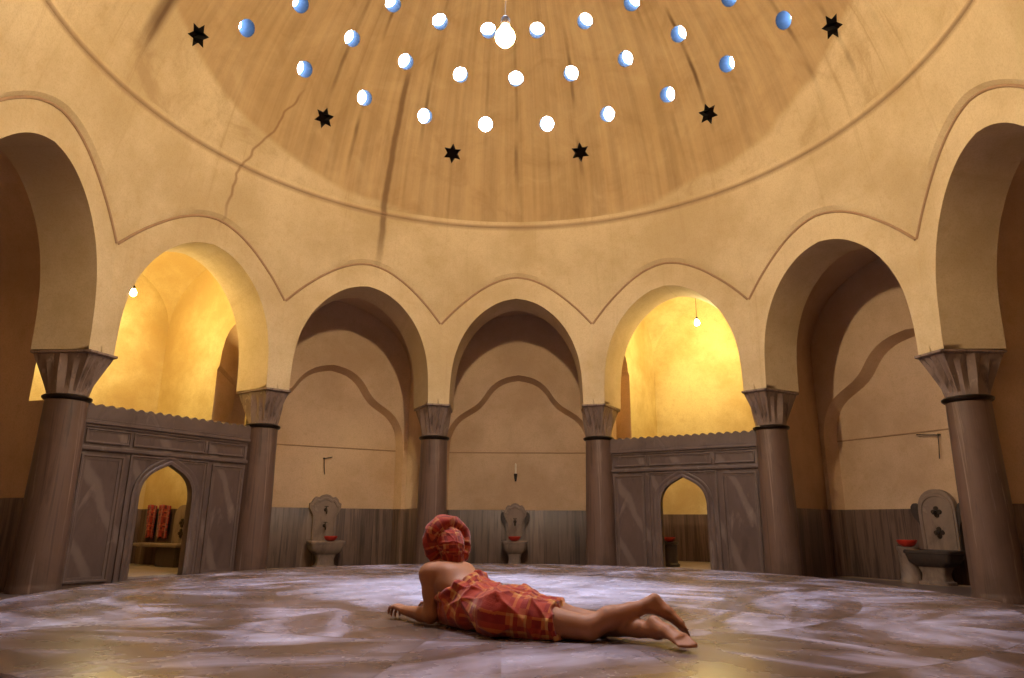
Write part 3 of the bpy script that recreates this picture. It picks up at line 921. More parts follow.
M_DARKST = marble('dark_stone', (.06, .042, .036), (.03, .022, .02), (.09, .065, .055), (5, 5, 3), .5)
def fountain(az, lat, W, label, slab_top, wid, kind, base=ZF, scale=1.0):
    """back slab, carved basin on a pedestal, taps; local -y points into the hall"""
    o = bayP(az, lat, W, 0)
    z0 = zw(base)
    root = thing('wall_fountain', label, 'fountain', (o[0], o[1], z0), -R(az), 'wall fountains')
    zt = zw(slab_top) - z0; zb_ = zw(-.058) - z0
    hw = wid/2
    s = MB()
    if kind == 'round':
        pts = [(-hw*.95, zb_ - .12), (hw*.95, zb_ - .12), (hw, zt*.72)]
        for i in range(13):
            a = math.pi*i/12; pts.append((hw*.98*math.cos(a), zt - hw*.95 + hw*.95*math.sin(a)))
        pts.append((-hw, zt*.72))
    else:
        half = [(hw*.86, zb_ - .12), (hw*.86, zt*.70), (hw*.98, zt*.74), (hw*1.16, zt*.80), (hw*1.18, zt*.87), (hw*1.02, zt*.885), (hw*.92, zt*.93), (hw*.72, zt*.965), (hw*.50, zt*.955), (hw*.30, zt*.985), (0, zt)]
        pts = half + [(-x, z) for x, z in half[-2::-1]]
    s.prism(pts, -.085, 0)
    slab = s.build('back_slab', M_FOUNT, root, smooth=25)
    # sunk or raised border on the slab
    b = MB(); rows = []
    for g, y in ((.90, -.083), (.88, -.098), (.80, -.098), (.78, -.083)):
        rows.append([(x*g, y, (z - zt*.62)*g + zt*.62) for x, z in pts])
    b.grid(rows, True); b.build('slab_border', M_FOUNT, slab, smooth=25)
    # basin: a deep carved trough with a rolled lip
    bw, bd, bh = hw*1.28, .21, .21
    def rr(x, y, z, k=.35, n=6):
        out = []
        for cx, cy, a0 in ((x, y, 0), (-x, y, 90), (-x, -y, 180), (x, -y, 270)):
            for i in range(n):
                a = R(a0 + 90*i/(n-1)); rad = min(x, y)*k
                out.append((math.copysign(abs(cx) - rad, cx) + rad*math.cos(a), math.copysign(abs(cy) - rad, cy) + rad*math.sin(a) - bd - .07, z))
        return out
    rows = [rr(bw*.62, bd*.62, zb_ - bh), rr(bw*.86, bd*.86, zb_ - bh*.72), rr(bw*.95, bd*.95, zb_ - bh*.25), rr(bw*.95, bd*.95, zb_ - .05), rr(bw, bd, zb_ - .04), rr(bw, bd, zb_ - .008), rr(bw*.97, bd*.97, zb_),
            rr(bw*.80, bd*.76, zb_), rr(bw*.74, bd*.70, zb_ - .02), rr(bw*.66, bd*.62, zb_ - .11), rr(bw*.4, bd*.35, zb_ - .15)]
    k = MB(); k.grid(rows, True); n = len(rows[0]); m = len(k.v)
    k.f.append(tuple(range(m - n, m))); k.f.append(tuple(range(m - n*len(rows) + n - 1, m - n*len(rows) - 1, -1)))
    k.build('basin', M_DARKST if kind == 'round' else M_FOUNT, root, smooth=35)
    p = MB()
    rows = [rr(bw*.62, bd*.6, 0), rr(bw*.62, bd*.6, .035), rr(bw*.50, bd*.5, .05), rr(bw*.46, bd*.46, (zb_ - bh)*.6), rr(bw*.58, bd*.58, zb_ - bh + .004)]
    p.grid(rows, True); m = len(p.v); p.f.append(tuple(range(m - n, m))); p.f.append(tuple(range(m - n*5 + n - 1, m - n*5 - 1, -1)))
    p.build('pedestal', M_FOUNT, root, smooth=35)
    # taps
    zs_ = [zb_ + (zt - zb_)*.62, zb_ + (zt - zb_)*.28] if kind != 'scroll_one' else [zb_ + (zt - zb_)*.45]
    for z in zs_:
        q = MB()
        if kind == 'round':
            for dx, dz in ((0, .045), (0, -.045), (.04, 0), (-.04, 0), (0, 0)): q.lathe_y(dx, z + dz, .032, -.084, .018)
            q.tube([(0, -.1, z), (0, -.15, z), (0, -.17, z - .03)], .013, 8)
            q.build('rosette_tap', M_IRON, root, smooth=40)
        else:
            q.lathe_y(0, z + .03, .03, -.084, .015)
            q.tube([(0, -.09, z + .03), (0, -.15, z + .03), (0, -.18, z), (0, -.18, z - .04)], [.014, .014, .013, .011], 8)
            q.tube([(0, -.14, z + .03), (0, -.14, z + .085)], .008, 6)
            q.tube([(-.035, -.14, z + .085), (.035, -.14, z + .085)], .007, 6)
            q.build('tap', M_IRON, root, smooth=40)
    if kind in ('round', 'scroll_one'):
        for s_ in (-1, 1):
            w = MB()
            pts = smooth_curve([(hw*1.0, zb_ - .02), (hw*1.02, zt*.5), (hw*1.03, zt*.62), (hw*1.40, zt*.70), (hw*1.52, zt*.80), (hw*1.30, zt*.86), (hw*1.05, zt*.83), (hw*.98, zt*.70)], 1)
            pts = [(s_*x, z) for x, z in pts]
            w.prism(pts if s_ > 0 else pts[::-1], -.06, 0)
            w.build('side_scroll', M_DARKST, root, smooth=30)
    return root
W0 = 1.25 + DEP - .006
f1 = fountain(AZ['BC'], .012, W0, 'pale scroll-topped wall fountain in the left recess, iron taps', .088, .46, 'scroll')
f2 = fountain(AZ['CD'], -.010, W0, 'wall fountain with dark side scrolls in the middle recess, behind the woman', .068, .36, 'scroll_one')
f3 = fountain(AZ['EF'], -.032, W0, 'shadowy round-topped wall fountain with dark rosettes in the right recess', .092, .50, 'round')

def bowl(label, p, r=.10, mat=None):
    b = MB()
    b.lathe([(r*.45, 0), (r*.75, r*.18), (r*.97, r*.5), (r*1.03, r*.72), (r*.97, r*.72), (r*.90, r*.5), (r*.66, r*.2), (r*.1, r*.12)], 28)
    o = b.build('bowl', mat or M_RED, smooth=50, loc=p)
    return tag(o, label, 'bowl', 'red bath bowls')
zbas = zw(-.058)
def on_basin(az, lat, out, z): 
    p = bayP(az, lat, W0 - out, 0); return (p[0], p[1], z)
bowl('red bowl on the rim of the left recess fountain', on_basin(AZ['BC'], .018, .086, zbas + .0), .11)
bowl('pinkish red bowl on the basin of the middle recess fountain', on_basin(AZ['CD'], -.010, .086, zbas), .11)
# drum-shaped pedestal beside the right fountain with its bowl
pp = bayP(AZ['EF'], -.092, W0 - .062, 0)
st_ = MB(); hp = zw(-.052) - zw(ZF); r = .125
st_.lathe([(r*1.1, 0), (r*1.1, .04), (r, .06), (r*.96, hp*.5), (r*1.0, hp - .06), (r*1.1, hp - .04), (r*1.1, hp)], 28)
tag(st_.build('stone_drum', M_FOUNT, smooth=35, loc=(pp[0], pp[1], zw(ZF))), 'pale stone drum standing left of the right fountain', 'pedestal')
bowl('red bowl on top of the stone drum by the right fountain', (pp[0], pp[1], zw(-.052)), .125)

# ------------------------------------------------------------------ small fixtures
def bracket(az, lat, z, label, arm=.14, drop=.28, flip=1):
    p = bayP(az, lat, 1.25 + DEP, z)
    root = thing('wall_bracket', label, 'bracket', p, -R(az), 'iron wall brackets')
    a = MB(); a.tube([(0, .0, 0), (0, -.05, 0), (0, -.05, 0)], .012, 8); a.tube([(-.01*flip, -.05, -.01), (flip*arm, -.05, .028)], .008, 8)
    a.build('arm', M_IRON, root)
    d = MB(); d.tube([(0, -.05, .012), (flip*.01, -.05, -drop*.5), (flip*.03, -.05, -drop)], .0065, 8)
    d.build('drop_rod', M_IRON, root)
bracket(AZ['BC'], -.002, .205, 'small iron bracket on the plaster above the left fountain')
bracket(AZ['EF'], -.005, .231, 'bent iron bracket on the plaster above the right fountain', .30, .33, -1)
p = bayP(AZ['CD'], -.009, 1.25 + DEP, .165)
root = thing('candle_holder', 'thin pale candle in a holder on the wall above the middle fountain', 'candle', p, -R(AZ['CD']))
c = MB(); c.lathe([(.016, 0), (.016, .2), (.004, .215)], 12, 0, -.05); c.build('candle', flat('wax', (.75, .66, .5), .5), root)
c = MB(); c.lathe([(.012, -.12), (.03, -.02), (.034, .0), (.034, .02)], 14, 0, -.05); c.tube([(0, -.05, -.08), (0, 0, -.08)], .008, 6); c.build('holder', M_IRON, root)

# ------------------------------------------------------------------ things seen through the doorways
M_TOWEL = plaid('striped_towel', (.27, .022, .014), (.34, .04, .02), (.42, .12, .05), (.09, .010, .008), 3)
def wall_towel(az, along, z0, z1, w, label):
    p = bayP(az, CW - .004, along, 0)
    t = MB(); n = 14; rows = []; uv = []
    for j in range(16):
        v = j/15; row = []
        for i in range(n):
            u = i/(n-1)
            y = -.06 + .022*math.sin(u*11 + v*1.2)*(.4 + .6*v)
            row.append(((u - .5)*w*(1 - .06*v), y, lerp(zw(z1), zw(z0), v) + .01*math.sin(u*5)))
            uv.append((u*w*1.3, v*.7))
        rows.append(row)
    t.grid(rows, uv=uv)
    o = t.build('hanging_towel', M_TOWEL, smooth=180, uv=True, loc=(p[0], p[1], 0))
    o.rotation_euler = (0, 0, -R(az) - R(90))
    md = o.modifiers.new('thick', 'SOLIDIFY'); md.thickness = .012
    return tag(o, label, 'towel', 'towels hung in the left side room')
ra = .0
wall_towel(AZ['AB'], 1.385, -.050, .045, .26, 'dark red striped towel hanging in the left doorway, left one of two')
wall_towel(AZ['AB'], 1.322, -.050, .044, .32, 'dark red striped towel hanging in the left doorway, right one of two nearer the taps')

def side_fountain():
    """marble slab with taps on the right wall of the left cell"""
    az = AZ['AB']
    o = bayP(az, CW, 1.228, 0)
    root = thing('wall_fountain', 'small marble fountain glimpsed through the left pointed doorway', 'fountain', (o[0], o[1], zw(-.124)), -R(az) - R(90), 'wall fountains')
    z0 = zw(-.124)
    s = MB(); zt = zw(.045) - z0; zb_ = zw(-.062) - z0; hw = .22
    pts = [(-hw, zb_ - .1), (hw, zb_ - .1), (hw, zt*.7)] + [(hw*math.cos(math.pi*i/10), zt - hw*.8 + hw*.8*math.sin(math.pi*i/10)) for i in range(11)] + [(-hw, zt*.7)]
    s.prism(pts, -.08, 0); s.build('back_slab', M_FOUNT, root, smooth=25)
    b = MB(); b.box(-.88, .24, -.30, -.006, zb_ - .05, zb_, .015); b.build('basin', M_FOUNT, root, smooth=25)
    b = MB(); b.box(-.30, .20, -.26, -.012, 0, zb_ - .048, .02); b.build('pedestal', M_DARKST, root, smooth=25)
    for z in (zt*.42 + .1, zt*.70):
        q = MB()
        for dx, dz in ((0, .04), (0, -.04), (.035, 0), (-.035, 0)): q.lathe_y(dx, z + dz, .028, -.079, .018)
        q.build('rosette_tap', M_IRON, root, smooth=40)
side_fountain()
# pedestal with a red bowl just inside the right doorway
pp = bayP(AZ['DE'], -.105, 1.12, 0)
b = MB(); hh = zw(-.052) - zw(-.124)
b.lathe([(.15, 0), (.15, .04), (.125, .06), (.12, hh - .05), (.145, hh - .03), (.145, hh)], 24)
tag(b.build('stone_pedestal', M_DARKST, smooth=35, loc=(pp[0], pp[1], zw(-.124))), 'low dark stone stand just inside the right pointed doorway', 'pedestal')
bowl('red bowl on the stand inside the right pointed doorway', (pp[0], pp[1], zw(-.052)), .10)

# ------------------------------------------------------------------ the reclining woman
V = lambda *a: np.array(a, float)
class Field:
    """signed-distance field on a grid, blended primitive by primitive"""
    def __init__(s, lo, hi, h):
        s.lo = np.array(lo); s.h = h
        s.n = np.ceil((np.array(hi) - s.lo)/h).astype(int) + 1
        s.d = np.full(s.n, 1.0, np.float32)
    def _box(s, lo, hi):
        a = np.clip(np.floor((lo - s.lo)/s.h).astype(int), 0, s.n - 1); b = np.clip(np.ceil((hi - s.lo)/s.h).astype(int) + 1, 1, s.n)
        sl = tuple(slice(i, j) for i, j in zip(a, b))
        ax = [s.lo[i] + s.h*np.arange(a[i], b[i]) for i in range(3)]
        return sl, np.stack(np.meshgrid(*ax, indexing='ij'), -1).astype(np.float32)
    def put(s, sl, d, k):
        o = s.d[sl]
        if k > 0:
            hh = np.clip(.5 + .5*(o - d)/k, 0, 1); s.d[sl] = o*(1-hh) + d*hh - k*hh*(1-hh)
        else: s.d[sl] = np.minimum(o, d)
    def cone(s, a, b, ra, rb, k=.02):
        a, b = V(*a), V(*b); m = max(ra, rb) + k*2 + .02
        sl, p = s._box(np.minimum(a, b) - m, np.maximum(a, b) + m)
        ab = b - a; t = np.clip(((p - a)@ab)/max(ab@ab, 1e-9), 0, 1)
        d = np.linalg.norm(p - a - t[..., None]*ab, axis=-1) - (ra + (rb - ra)*t)
        s.put(sl, d, k)
    def ell(s, a, b, wa, ta, wb, tb, L, k=.03):
        """elliptic-section limb: half-width w along L, half-thickness t"""
        a, b = V(*a), V(*b); ax = b - a; ln = np.linalg.norm(ax); ax = ax/max(ln, 1e-9)
        L = V(*L); L = L - ax*(L@ax); L /= np.linalg.norm(L); Nn = np.cross(ax, L)
        m = max(wa, wb, ta, tb) + k*2 + .02
        sl, p = s._box(np.minimum(a, b) - m, np.maximum(a, b) + m)
        q = p - a; x = q@ax; t = np.clip(x/max(ln, 1e-9), 0, 1); e = x - t*ln
        w = wa + (wb - wa)*t; th = ta + (tb - ta)*t
        kk = np.sqrt(((q@L)/w)**2 + ((q@Nn)/th)**2 + (e/np.minimum(w, th))**2)
        s.put(sl, (kk - 1)*np.minimum(w, th), k)
    def ball(s, c, r3, ax=None, k=.02):
        """ellipsoid with radii r3 along the rows of ax"""
        c = V(*c); m = max(r3) + k*2 + .02; sl, p = s._box(c - m, c + m)
        q = p - c; A = np.eye(3) if ax is None else np.array(ax, float)
        q = q@A.T; kk = np.linalg.norm(q/np.array(r3), axis=-1)
        s.put(sl, (kk - 1)*min(r3), k)
    def mesh(s):
        v = s.d; ins = v < 0
        c = np.zeros(tuple(s.n - 1), np.int8)
        corners = [(i, j, k) for i in (0, 1) for j in (0, 1) for k in (0, 1)]
        sub = lambda A, o: A[o[0]:A.shape[0]-1+o[0], o[1]:A.shape[1]-1+o[1], o[2]:A.shape[2]-1+o[2]]
        for o in corners: c += sub(ins, o)
        act = np.argwhere((c > 0) & (c < 8))
        idx = np.full(c.shape, -1, np.int32); idx[tuple(act.T)] = np.arange(len(act))
        acc = np.zeros((len(act), 3)); cnt = np.zeros(len(act))
        for o in corners:
            for d in range(3):
                if o[d]: continue
                o2 = list(o); o2[d] = 1
                va = v[tuple((act + o).T)]; vb = v[tuple((act + o2).T)]
                cr = (va < 0) != (vb < 0)
                t = np.where(cr, va/np.where(va == vb, 1, va - vb), 0)
                pt = np.repeat(np.array(o, float)[None], len(act), 0); pt[:, d] += t
                acc[cr] += pt[cr]; cnt[cr] += 1
        vs = s.lo + (act + acc/cnt[:, None])*s.h
        faces = []
        for d in range(3):
            e1, e2 = [(1, 2), (2, 0), (0, 1)][d]
            A = np.take(ins, range(0, s.n[d]-1), d); B = np.take(ins, range(1, s.n[d]), d)
            ed = np.argwhere(A != B)
            ed = ed[(ed[:, e1] > 0) & (ed[:, e2] > 0) & (ed[:, e1] < s.n[e1]-1) & (ed[:, e2] < s.n[e2]-1)]
            fl_ = A[tuple(ed.T)]
            def id_(a, b):
                q = ed.copy(); q[:, e1] -= a; q[:, e2] -= b; return idx[tuple(q.T)]
            q = np.stack([id_(1, 1), id_(0, 1), id_(0, 0), id_(1, 0)], 1)
            q[~fl_] = q[~fl_][:, ::-1]
            faces.append(q)
        return vs, np.concatenate(faces)
def relax(vs, fs, it=3, lam=.5):
    e = np.concatenate([fs[:, [0, 1]], fs[:, [1, 2]], fs[:, [2, 3]], fs[:, [3, 0]]])
    for _ in range(it):
        acc = np.zeros_like(vs); n = np.zeros(len(vs))
        for a, b in ((0, 1), (1, 0)):
            np.add.at(acc, e[:, a], vs[e[:, b]]); np.add.at(n, e[:, a], 1)
        vs = vs + lam*(acc/np.maximum(n, 1)[:, None] - vs)
    return vs
def normals(vs, fs):
    n = np.cross(vs[fs[:, 2]] - vs[fs[:, 0]], vs[fs[:, 3]] - vs[fs[:, 1]])
    out = np.zeros_like(vs)
    for i in range(4): np.add.at(out, fs[:, i], n)
    return out/np.maximum(np.linalg.norm(out, axis=1), 1e-9)[:, None]

# joints (metres; the platform top is z = 0)
PEL = V(.035, -2.505, .096)
WAI = V(-.105, -2.335, .132)
CHE = V(-.240, -2.172, .198)
SHM = V(-.318, -2.066, .268)
LSH, RSH = V(-.402, -2.178, .262), V(-.235, -1.945, .258)
LEL, LWR = V(-.385, -2.222, .046), V(-.548, -2.050, .052)
REL, RWR = V(-.300, -1.885, .046), V(-.405, -1.66, .042)
NEC = V(-.328, -2.045, .308)
HED = V(-.352, -2.005, .392)
LHI, RHI = V(-.005, -2.575, .095), V(.085, -2.44, .095)
LKN, LAN = V(.415, -2.725, .058), V(.700, -2.715, .158)
RKN, RAN = V(.475, -2.585, .052), V(.715, -2.835, .060)
LAT = V(.58, .81, 0)
SPN = SHM - PEL; SPN /= np.linalg.norm(SPN)
FWD = V(-.62, .77, -.10); FWD /= np.linalg.norm(FWD)
SID = np.cross(FWD, V(0, 0, 1)); SID /= np.linalg.norm(SID)   # her right
UPH = np.cross(SID, FWD)

F = Field((-.82, -3.16, -.01), (.98, -1.48, .62), .0052)
# trunk
F.ell(PEL, WAI, .155, .086, .120, .082, LAT, .03)
F.ell(WAI, CHE, .118, .082, .142, .094, LAT, .03)
F.ell(CHE, SHM, .142, .094, .118, .062, LAT, .04)
F.ell(LSH, RSH, .052, .052, .052, .052, V(0, 0, 1), .05)
for h in (LHI, RHI):                                             # seat
    F.ball(h + V(.0, .012, .018), (.092, .092, .070), None, .05)
for s in (-1, 1):                                                # shoulder blades
    F.ball(CHE*.4 + SHM*.6 + LAT*s*.075 + V(.02, -.03, .045), (.05, .05, .03), None, .05)
F.cone(SHM + V(.01, -.015, .01), NEC, .062, .052, .04); F.cone(NEC, HED + V(.01, -.012, -.05), .050, .047, .03)
# head with its face turned away
A = [SID, FWD, UPH]
F.ball(HED + UPH*.012 - FWD*.01, (.073, .092, .094), A, .02)
F.ball(HED + FWD*.035 - UPH*.045, (.056, .060, .068), A, .03)     # face and jaw
F.ball(HED + FWD*.072 - UPH*.088, (.026, .024, .022), A, .025)    # chin
F.cone(HED + FWD*.088 + UPH*.005, HED + FWD*.108 - UPH*.035, .009, .0135, .012)   # nose
for s in (-1, 1):
    F.ball(HED + FWD*.075 - UPH*.024 + SID*s*.036, (.022, .018, .018), A, .02)    # cheeks
    F.cone(HED + FWD*.084 + UPH*.022 + SID*s*.014, HED + FWD*.074 + UPH*.022 + SID*s*.046, .009, .008, .012)  # brow
    F.ball(HED - FWD*.005 - UPH*.015 + SID*s*.073, (.010, .019, .031), A, .006)   # ears
F.cone(HED + FWD*.092 - UPH*.057 - SID*.017, HED + FWD*.092 - UPH*.057 + SID*.017, .008, .008, .006)   # lips
F.cone(HED + FWD*.089 - UPH*.068 - SID*.013, HED + FWD*.089 - UPH*.068 + SID*.013, .008, .008, .006)
# arms
def hand(wr, d, up, side, curl=1.0):
    """palm, four bent fingers of different length and a thumb off the side"""
    d = V(*d)/np.linalg.norm(d); up = V(*up); up = up - d*(up@d); up /= np.linalg.norm(up); sd = np.cross(d, up)*side
    G = 1.14
    F.ell(wr + d*.005, wr + d*.080*G, .028, .019, .042, .017, sd, .012)
    for i, (off, ln) in enumerate(((.031, .066), (.0105, .074), (-.0105, .070), (-.030, .055))):
        off *= G; ln *= G; k0 = wr + d*.083*G + sd*off*1.02
        dd = d + sd*off*2.2; dd /= np.linalg.norm(dd)
        a1 = R(22*curl); a2 = R(58*curl); a3 = R(88*curl)
        p1 = k0 + (dd*math.cos(a1) - up*math.sin(a1))*ln*.46
        p2 = p1 + (dd*math.cos(a2) - up*math.sin(a2))*ln*.32
        p3 = p2 + (dd*math.cos(a3) - up*math.sin(a3))*ln*.24
        F.cone(k0 - dd*.01, p1, .0102, .0092, .004); F.cone(p1, p2, .0092, .0085, .003); F.cone(p2, p3, .0085, .0073, .003)
    b0 = wr + d*.022 + sd*.026 - up*.004
    t1 = b0 + d*.030 + sd*.024 - up*.008; t2 = t1 + d*.027 + sd*.004 - up*.006
    F.cone(b0, t1, .0125, .010, .008); F.cone(t1, t2, .010, .0078, .004)
F.cone(LSH + V(-.006, -.004, -.01), LSH*.55 + LEL*.45, .050, .043, .035); F.cone(LSH*.55 + LEL*.45, LEL, .043, .037, .02)
F.cone(LEL, LEL*.66 + LWR*.34, .039, .040, .02); F.cone(LEL*.66 + LWR*.34, LWR, .040, .026, .015)
hand(LWR, LWR - LEL + V(.02, .03, .03), (0.1, 0, 1), 1, 1.25)
F.cone(RSH, RSH*.5 + REL*.5, .049, .042, .03); F.cone(RSH*.5 + REL*.5, REL, .042, .037, .02)
F.cone(REL, REL*.66 + RWR*.34, .039, .039, .02); F.cone(REL*.66 + RWR*.34, RWR, .039, .026, .015)
hand(RWR, RWR - REL + V(-.05, 0, .02), (0.1, 0, 1), -1, .7)
# legs
def leg(hip, kn, an, calf_up):
    mid = hip*.5 + kn*.5
    F.cone(hip, mid, .090, .076, .04); F.cone(mid, kn, .076, .056, .03)
    c = kn*.66 + an*.34 + calf_up
    F.cone(kn, c, .055, .052, .02); F.cone(c, kn*.3 + an*.7 + calf_up*.3, .052, .040, .02); F.cone(kn*.3 + an*.7 + calf_up*.3, an, .040, .031, .015)
leg(LHI, LKN, LAN, V(0, 0, .010)); leg(RHI, RKN, RAN, V(0, 0, .012))
def foot(an, heel, ball_, toe, side):
    ax = toe - heel; ax /= np.linalg.norm(ax); sd = V(*side); sd = sd - ax*(sd@ax); sd /= np.linalg.norm(sd)
    F.cone(an, heel, .031, .031, .015)
    F.cone(an, heel*.4 + ball_*.6, .030, .024, .02)
    F.ell(heel, heel*.5 + ball_*.5, .030, .030, .031, .026, sd, .015); F.ell(heel*.5 + ball_*.5, ball_, .031, .026, .040, .021, sd, .015)
    for i, (off, l, r_) in enumerate(((.030, 1.0, .0125), (.0125, .98, .0092), (-.002, .88, .0088), (-.0155, .76, .0084), (-.028, .62, .008))):
        b = ball_ + sd*off; e = b + (toe - ball_)*l + sd*off*.12
        F.cone(b, e, r_*1.15, r_, .006)
foot(LAN, V(.733, -2.716, .180), V(.838, -2.775, .082), V(.866, -2.795, .046), (-.25, .85, .1))
foot(RAN, V(.705, -2.815, .092), V(.782, -2.965, .050), V(.806, -3.030, .024), (.85, .45, .25))
vs, fs = F.mesh()
vs = relax(vs, fs, 2, .5)
vs[:, 2] = np.maximum(vs[:, 2], .001)
sk = NT('skin')
pn = sk.noise(sk.obj(), 14, 4)
M_SKIN = sk.done(sk.mix(pn, (.29, .118, .058, 1), (.36, .15, .074, 1)), .58, .25)
sk.b.inputs['Subsurface Weight'].default_value = .12
sk.b.inputs['Subsurface Radius'].default_value = (.02, .008, .004)
sk.bump(sk.noise(sk.obj(), 220, 2), .06, .003)
woman = thing('person', 'person in a red plaid towel and turban lying propped on one elbow, back turned', 'person', (0, -2.4, 0))
def person_part(name, vs, fs, mat, parent, uv=None):
    off = np.array(parent_off(parent))
    o = mesh(name, (vs - off).tolist(), fs.tolist(), mat, parent, uv, 180)
    return o
def parent_off(p):
    return (0, -2.4, 0)
body = person_part('body', vs, fs, M_SKIN, woman)
M_EYE = flat('eye_white', (.36, .31, .27), .3); M_IRIS = flat('dark_iris', (.03, .015, .008), .2)
for s in (-1, 1):
    e = MB(); e.lathe([(.0115*math.cos(R(a)), .0115*math.sin(R(a))) for a in range(-90, 91, 15)], 14, cap0=False, cap1=False)
    q = HED + FWD*.0775 + UPH*.004 + SID*s*.031 - np.array(parent_off(woman))
    eo = e.build('eye', M_EYE, woman, smooth=180, loc=tuple(q))
    ir = MB(); ir.lathe([(.0062, 0), (.0058, .0012), (.003, .0022), (.0005, .0024)], 14, cap0=False)
    io = ir.build('iris', M_IRIS, eo, smooth=180, loc=tuple(FWD*.0098))
    io.rotation_euler = Vector(FWD).to_track_quat('Z', 'Y').to_euler()

# the wrapped towel
T = Field((-.62, -3.0, -.01), (.62, -1.9, .5), .0065)
TK = V(.235, -2.645, .085)
THL, THR = LHI*.42 + LKN*.58, RHI*.42 + RKN*.58
T.ell(PEL, WAI, .168, .100, .146, .102, LAT, .03); T.ell(WAI, CHE, .146, .102, .156, .108, LAT, .03)
T.ell(PEL*1.0, CHE*.55 + WAI*.45 + V(.02, -.03, -.085), .15, .085, .135, .07, LAT, .05); T.ell(WAI + V(0, 0, -.06), CHE + V(.02, -.02, -.115), .13, .06, .12, .07, LAT, .05); T.ell(CHE, SHM, .156, .108, .14, .08, LAT, .03)
for h in (LHI, RHI): T.ball(h + V(.0, .012, .018), (.106, .106, .084), None, .06)
for h, kk in ((LHI, LKN), (RHI, RKN)):
    T.cone(h, h*.4 + kk*.6, .104, .088, .06); T.cone(h*.4 + kk*.6, kk, .088, .080, .04)
T.ell(PEL, (LHI + RHI)*.2 + (LKN + RKN)*.3, .150, .092, .140, .078, LAT, .05)
T.ell(V(-.285, -2.135, .055), V(-.12, -2.34, .055), .115, .075, .125, .07, LAT, .05)
axes = [CHE*.3 + SHM*.7, CHE, WAI, PEL, (LHI + RHI)/4 + (LKN + RKN)/4, (LKN + RKN)/2 + V(.05, -.03, 0)]
gx = [T.lo[i] + T.h*np.arange(T.n[i]) for i in range(3)]
Pg = np.stack(np.meshgrid(*gx, indexing='ij'), -1)
# top edge dips across the back; bottom hem lies across the thighs
n1 = V(.46, -.16, -.87); n1 /= np.linalg.norm(n1); c1 = V(-.185, -2.17, .213)
n2 = V(.93, -.30, .22); n2 /= np.linalg.norm(n2); c2 = V(.285, -2.640, .085)
cut1 = -((Pg - c1)@n1) + .008*np.sin(Pg[..., 0]*60 + Pg[..., 1]*45); cut2 = ((Pg - c2)@n2) + .006*np.sin(Pg[..., 1]*50)
T.d = np.maximum(np.maximum(T.d, cut1.astype(np.float32)), cut2.astype(np.float32))
T.d = np.maximum(T.d, (.002 - Pg[..., 2]).astype(np.float32))
tv, tf = T.mesh()
tv = relax(tv, tf, 2, .5)
# coordinates along and around the body
seg = np.array(axes); cum = np.concatenate([[0], np.cumsum(np.linalg.norm(np.diff(seg, axis=0), axis=1))])
best = np.full(len(tv), 9.); su = np.zeros(len(tv)); an_ = np.zeros(len(tv))
for i in range(len(seg) - 1):
    a, b = seg[i], seg[i+1]; ab = b - a; t = np.clip((tv - a)@ab/(ab@ab), 0, 1)
    q = tv - a - t[:, None]*ab; d = np.linalg.norm(q, axis=1)
    ax = ab/np.linalg.norm(ab); L = LAT - ax*(LAT@ax); L /= np.linalg.norm(L); N_ = np.cross(L, ax)
    if N_[2] < 0: N_ = -N_
    th = np.arctan2(q@L, q@N_)
    m = d < best; best[m] = d[m]; su[m] = (cum[i] + t*np.linalg.norm(ab))[m]; an_[m] = th[m]
nv = normals(tv, tf)
fold = np.zeros(len(tv))
for i, p in enumerate(tv):
    ph = su[i]*26 + an_[i]*3.2
    w = mnoise.noise(Vector((p[0]*5, p[1]*5, p[2]*5)))
    r1 = 1 - abs(math.sin(ph*.55 + 2.4*w)); r2 = 1 - abs(math.sin(su[i]*14 - an_[i]*4.1 + 3*w + 1))
    fold[i] = .013*r1**3 + .010*r2**3 + .005*mnoise.noise(Vector((p[0]*17, p[1]*17, p[2]*17)))
    e1 = abs((p - c1)@n1)
    if e1 < .035: fold[i] += (.035 - e1)/.035*(.010 + .012*abs(math.sin(an_[i]*7)))
    if abs(an_[i]) > 2.2: fold[i] *= .2
tv = tv + nv*(fold - .004)[:, None]
tv[:, 2] = np.maximum(tv[:, 2], .002)
uvs = [(float(a), float(b*.13)) for a, b in zip(su, an_)]
M_WRAP = plaid('plaid_wrap')
person_part('towel_wrap', tv, tf, M_WRAP, woman, uvs)

# the turban: a bound cap, a thick rolled band and the loose bag of cloth at the back
TB = Field((-.60, -2.32, .2), (-.08, -1.72, .68), .005)
BK = V(.50, -.84, .16); BK /= np.linalg.norm(BK)
SX = np.cross(BK, V(0, 0, 1)); SX /= np.linalg.norm(SX); UX = np.cross(SX, BK)
HC = HED + V(.010, -.010, .012)
TB.ball(HC + UPH*.012 - FWD*.012, (.106, .116, .104), A, .02)
cen = HC + BK*.045 + UX*.008
prev = None
for i in range(33):
    t = R(-62 + 304*i/32)
    r_ = .117 + .004*math.sin(3*t)
    p = cen + (SX*math.cos(t) + UX*math.sin(t)*1.06)*r_ + BK*(.012*math.sin(2*t))
    rad = .031 + .008*math.sin(t)
    if prev is not None: TB.cone(prev[0], p, prev[1], rad, .012)
    prev = (p, rad)
TB.ball(HC + BK*.092 - UX*.028 - SX*.004, (.074, .056, .080), [SX, BK, UX], .008)
TB.ball(HC + BK*.084 - UX*.108 - SX*.004, (.066, .046, .050), [SX, BK, UX], .02)
tbv, tbf = TB.mesh(); tbv = relax(tbv, tbf, 2, .5); nb = normals(tbv, tbf)
rel = tbv - cen
th = np.arctan2(rel@UX, rel@SX); rr_ = np.hypot(rel@UX, rel@SX); dep = rel@BK
fold = np.zeros(len(tbv))
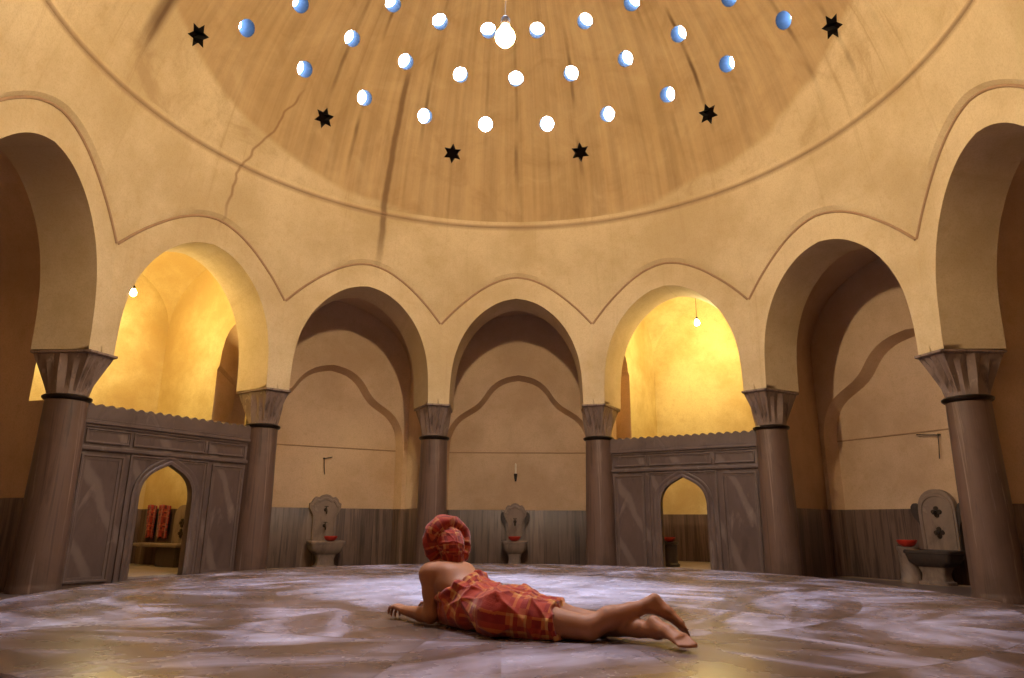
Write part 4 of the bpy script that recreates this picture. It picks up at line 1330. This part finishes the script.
for i in range(len(tbv)):
    w = mnoise.noise(Vector(tuple(tbv[i]*14)))
    if rr_[i] > .078: fold[i] = .006*(1 - abs(math.sin(th[i]*4.5 + dep[i]*55 + 1.2*w)))**2 + .003*w
    else: fold[i] = .005*(1 - abs(math.sin(th[i]*3 + 2.5*w)))**3 + .003*w
tbv = tbv + nb*fold[:, None]
keep = rr_ > .078
uvt = [(float(th[i]*.10), float(dep[i]*1.2)) if keep[i] else (float((rel@SX)[i]), float((rel@UX)[i])) for i in range(len(tbv))]
person_part('turban', tbv, tbf, plaid('plaid_turban', (.30, .024, .012), (.37, .065, .02), (.46, .22, .07), (.15, .012, .008), 8), woman, uvt)
HR = Field((-.50, -2.25, .2), (-.15, -1.85, .5), .005)
HR.ball(HED - FWD*.062 - UPH*.092, (.060, .040, .045), A, .01)
hv, hf = HR.mesh(); hv = relax(hv, hf, 2)
person_part('hair', hv, hf, flat('dark_hair', (.02, .009, .006), .5), woman)

# ------------------------------------------------------------------ world, camera, colour
w = bpy.data.worlds.new('World'); bpy.context.scene.world = w; w.use_nodes = True
w.node_tree.nodes['Background'].inputs[0].default_value = (.6, .75, 1, 1)
w.node_tree.nodes['Background'].inputs[1].default_value = .05

f_px, pitch, roll, yaw = 681.5, .2639, .0068, -.0114
def rot():
    c, s = math.cos(yaw), math.sin(yaw); A_ = np.array([[c, s, 0], [-s, c, 0], [0, 0, 1]])
    c, s = math.cos(pitch), math.sin(pitch); B_ = np.array([[1, 0, 0], [0, c, s], [0, -s, c]])
    c, s = math.cos(roll), math.sin(roll); D_ = np.array([[c, 0, s], [0, 1, 0], [-s, 0, c]])
    return D_@B_@A_
M = rot()
cd = bpy.data.cameras.new('camera'); cam = bpy.data.objects.new('camera', cd); C.objects.link(cam)
cd.sensor_width = 36; cd.lens = f_px/1024*36; cd.clip_start = .02
cam.matrix_world = Matrix(((M[0][0], M[2][0], -M[1][0], 0), (M[0][1], M[2][1], -M[1][1], -1.169*S), (M[0][2], M[2][2], -M[1][2], H*S), (0, 0, 0, 1)))
sc = bpy.context.scene
sc.camera = cam
sc.view_settings.view_transform = 'Standard'; sc.view_settings.look = 'None'
sc.view_settings.gamma = 1; sc.view_settings.use_curve_mapping = False
sc.view_settings.exposure = 0.0
try:
    sc.cycles.use_denoising = True
    sc.cycles.max_bounces = 8; sc.cycles.diffuse_bounces = 3
    sc.cycles.sample_clamp_indirect = 2.0; sc.cycles.caustics_reflective = False; sc.cycles.caustics_refractive = False; sc.cycles.blur_glossy = 1.0
except Exception: pass
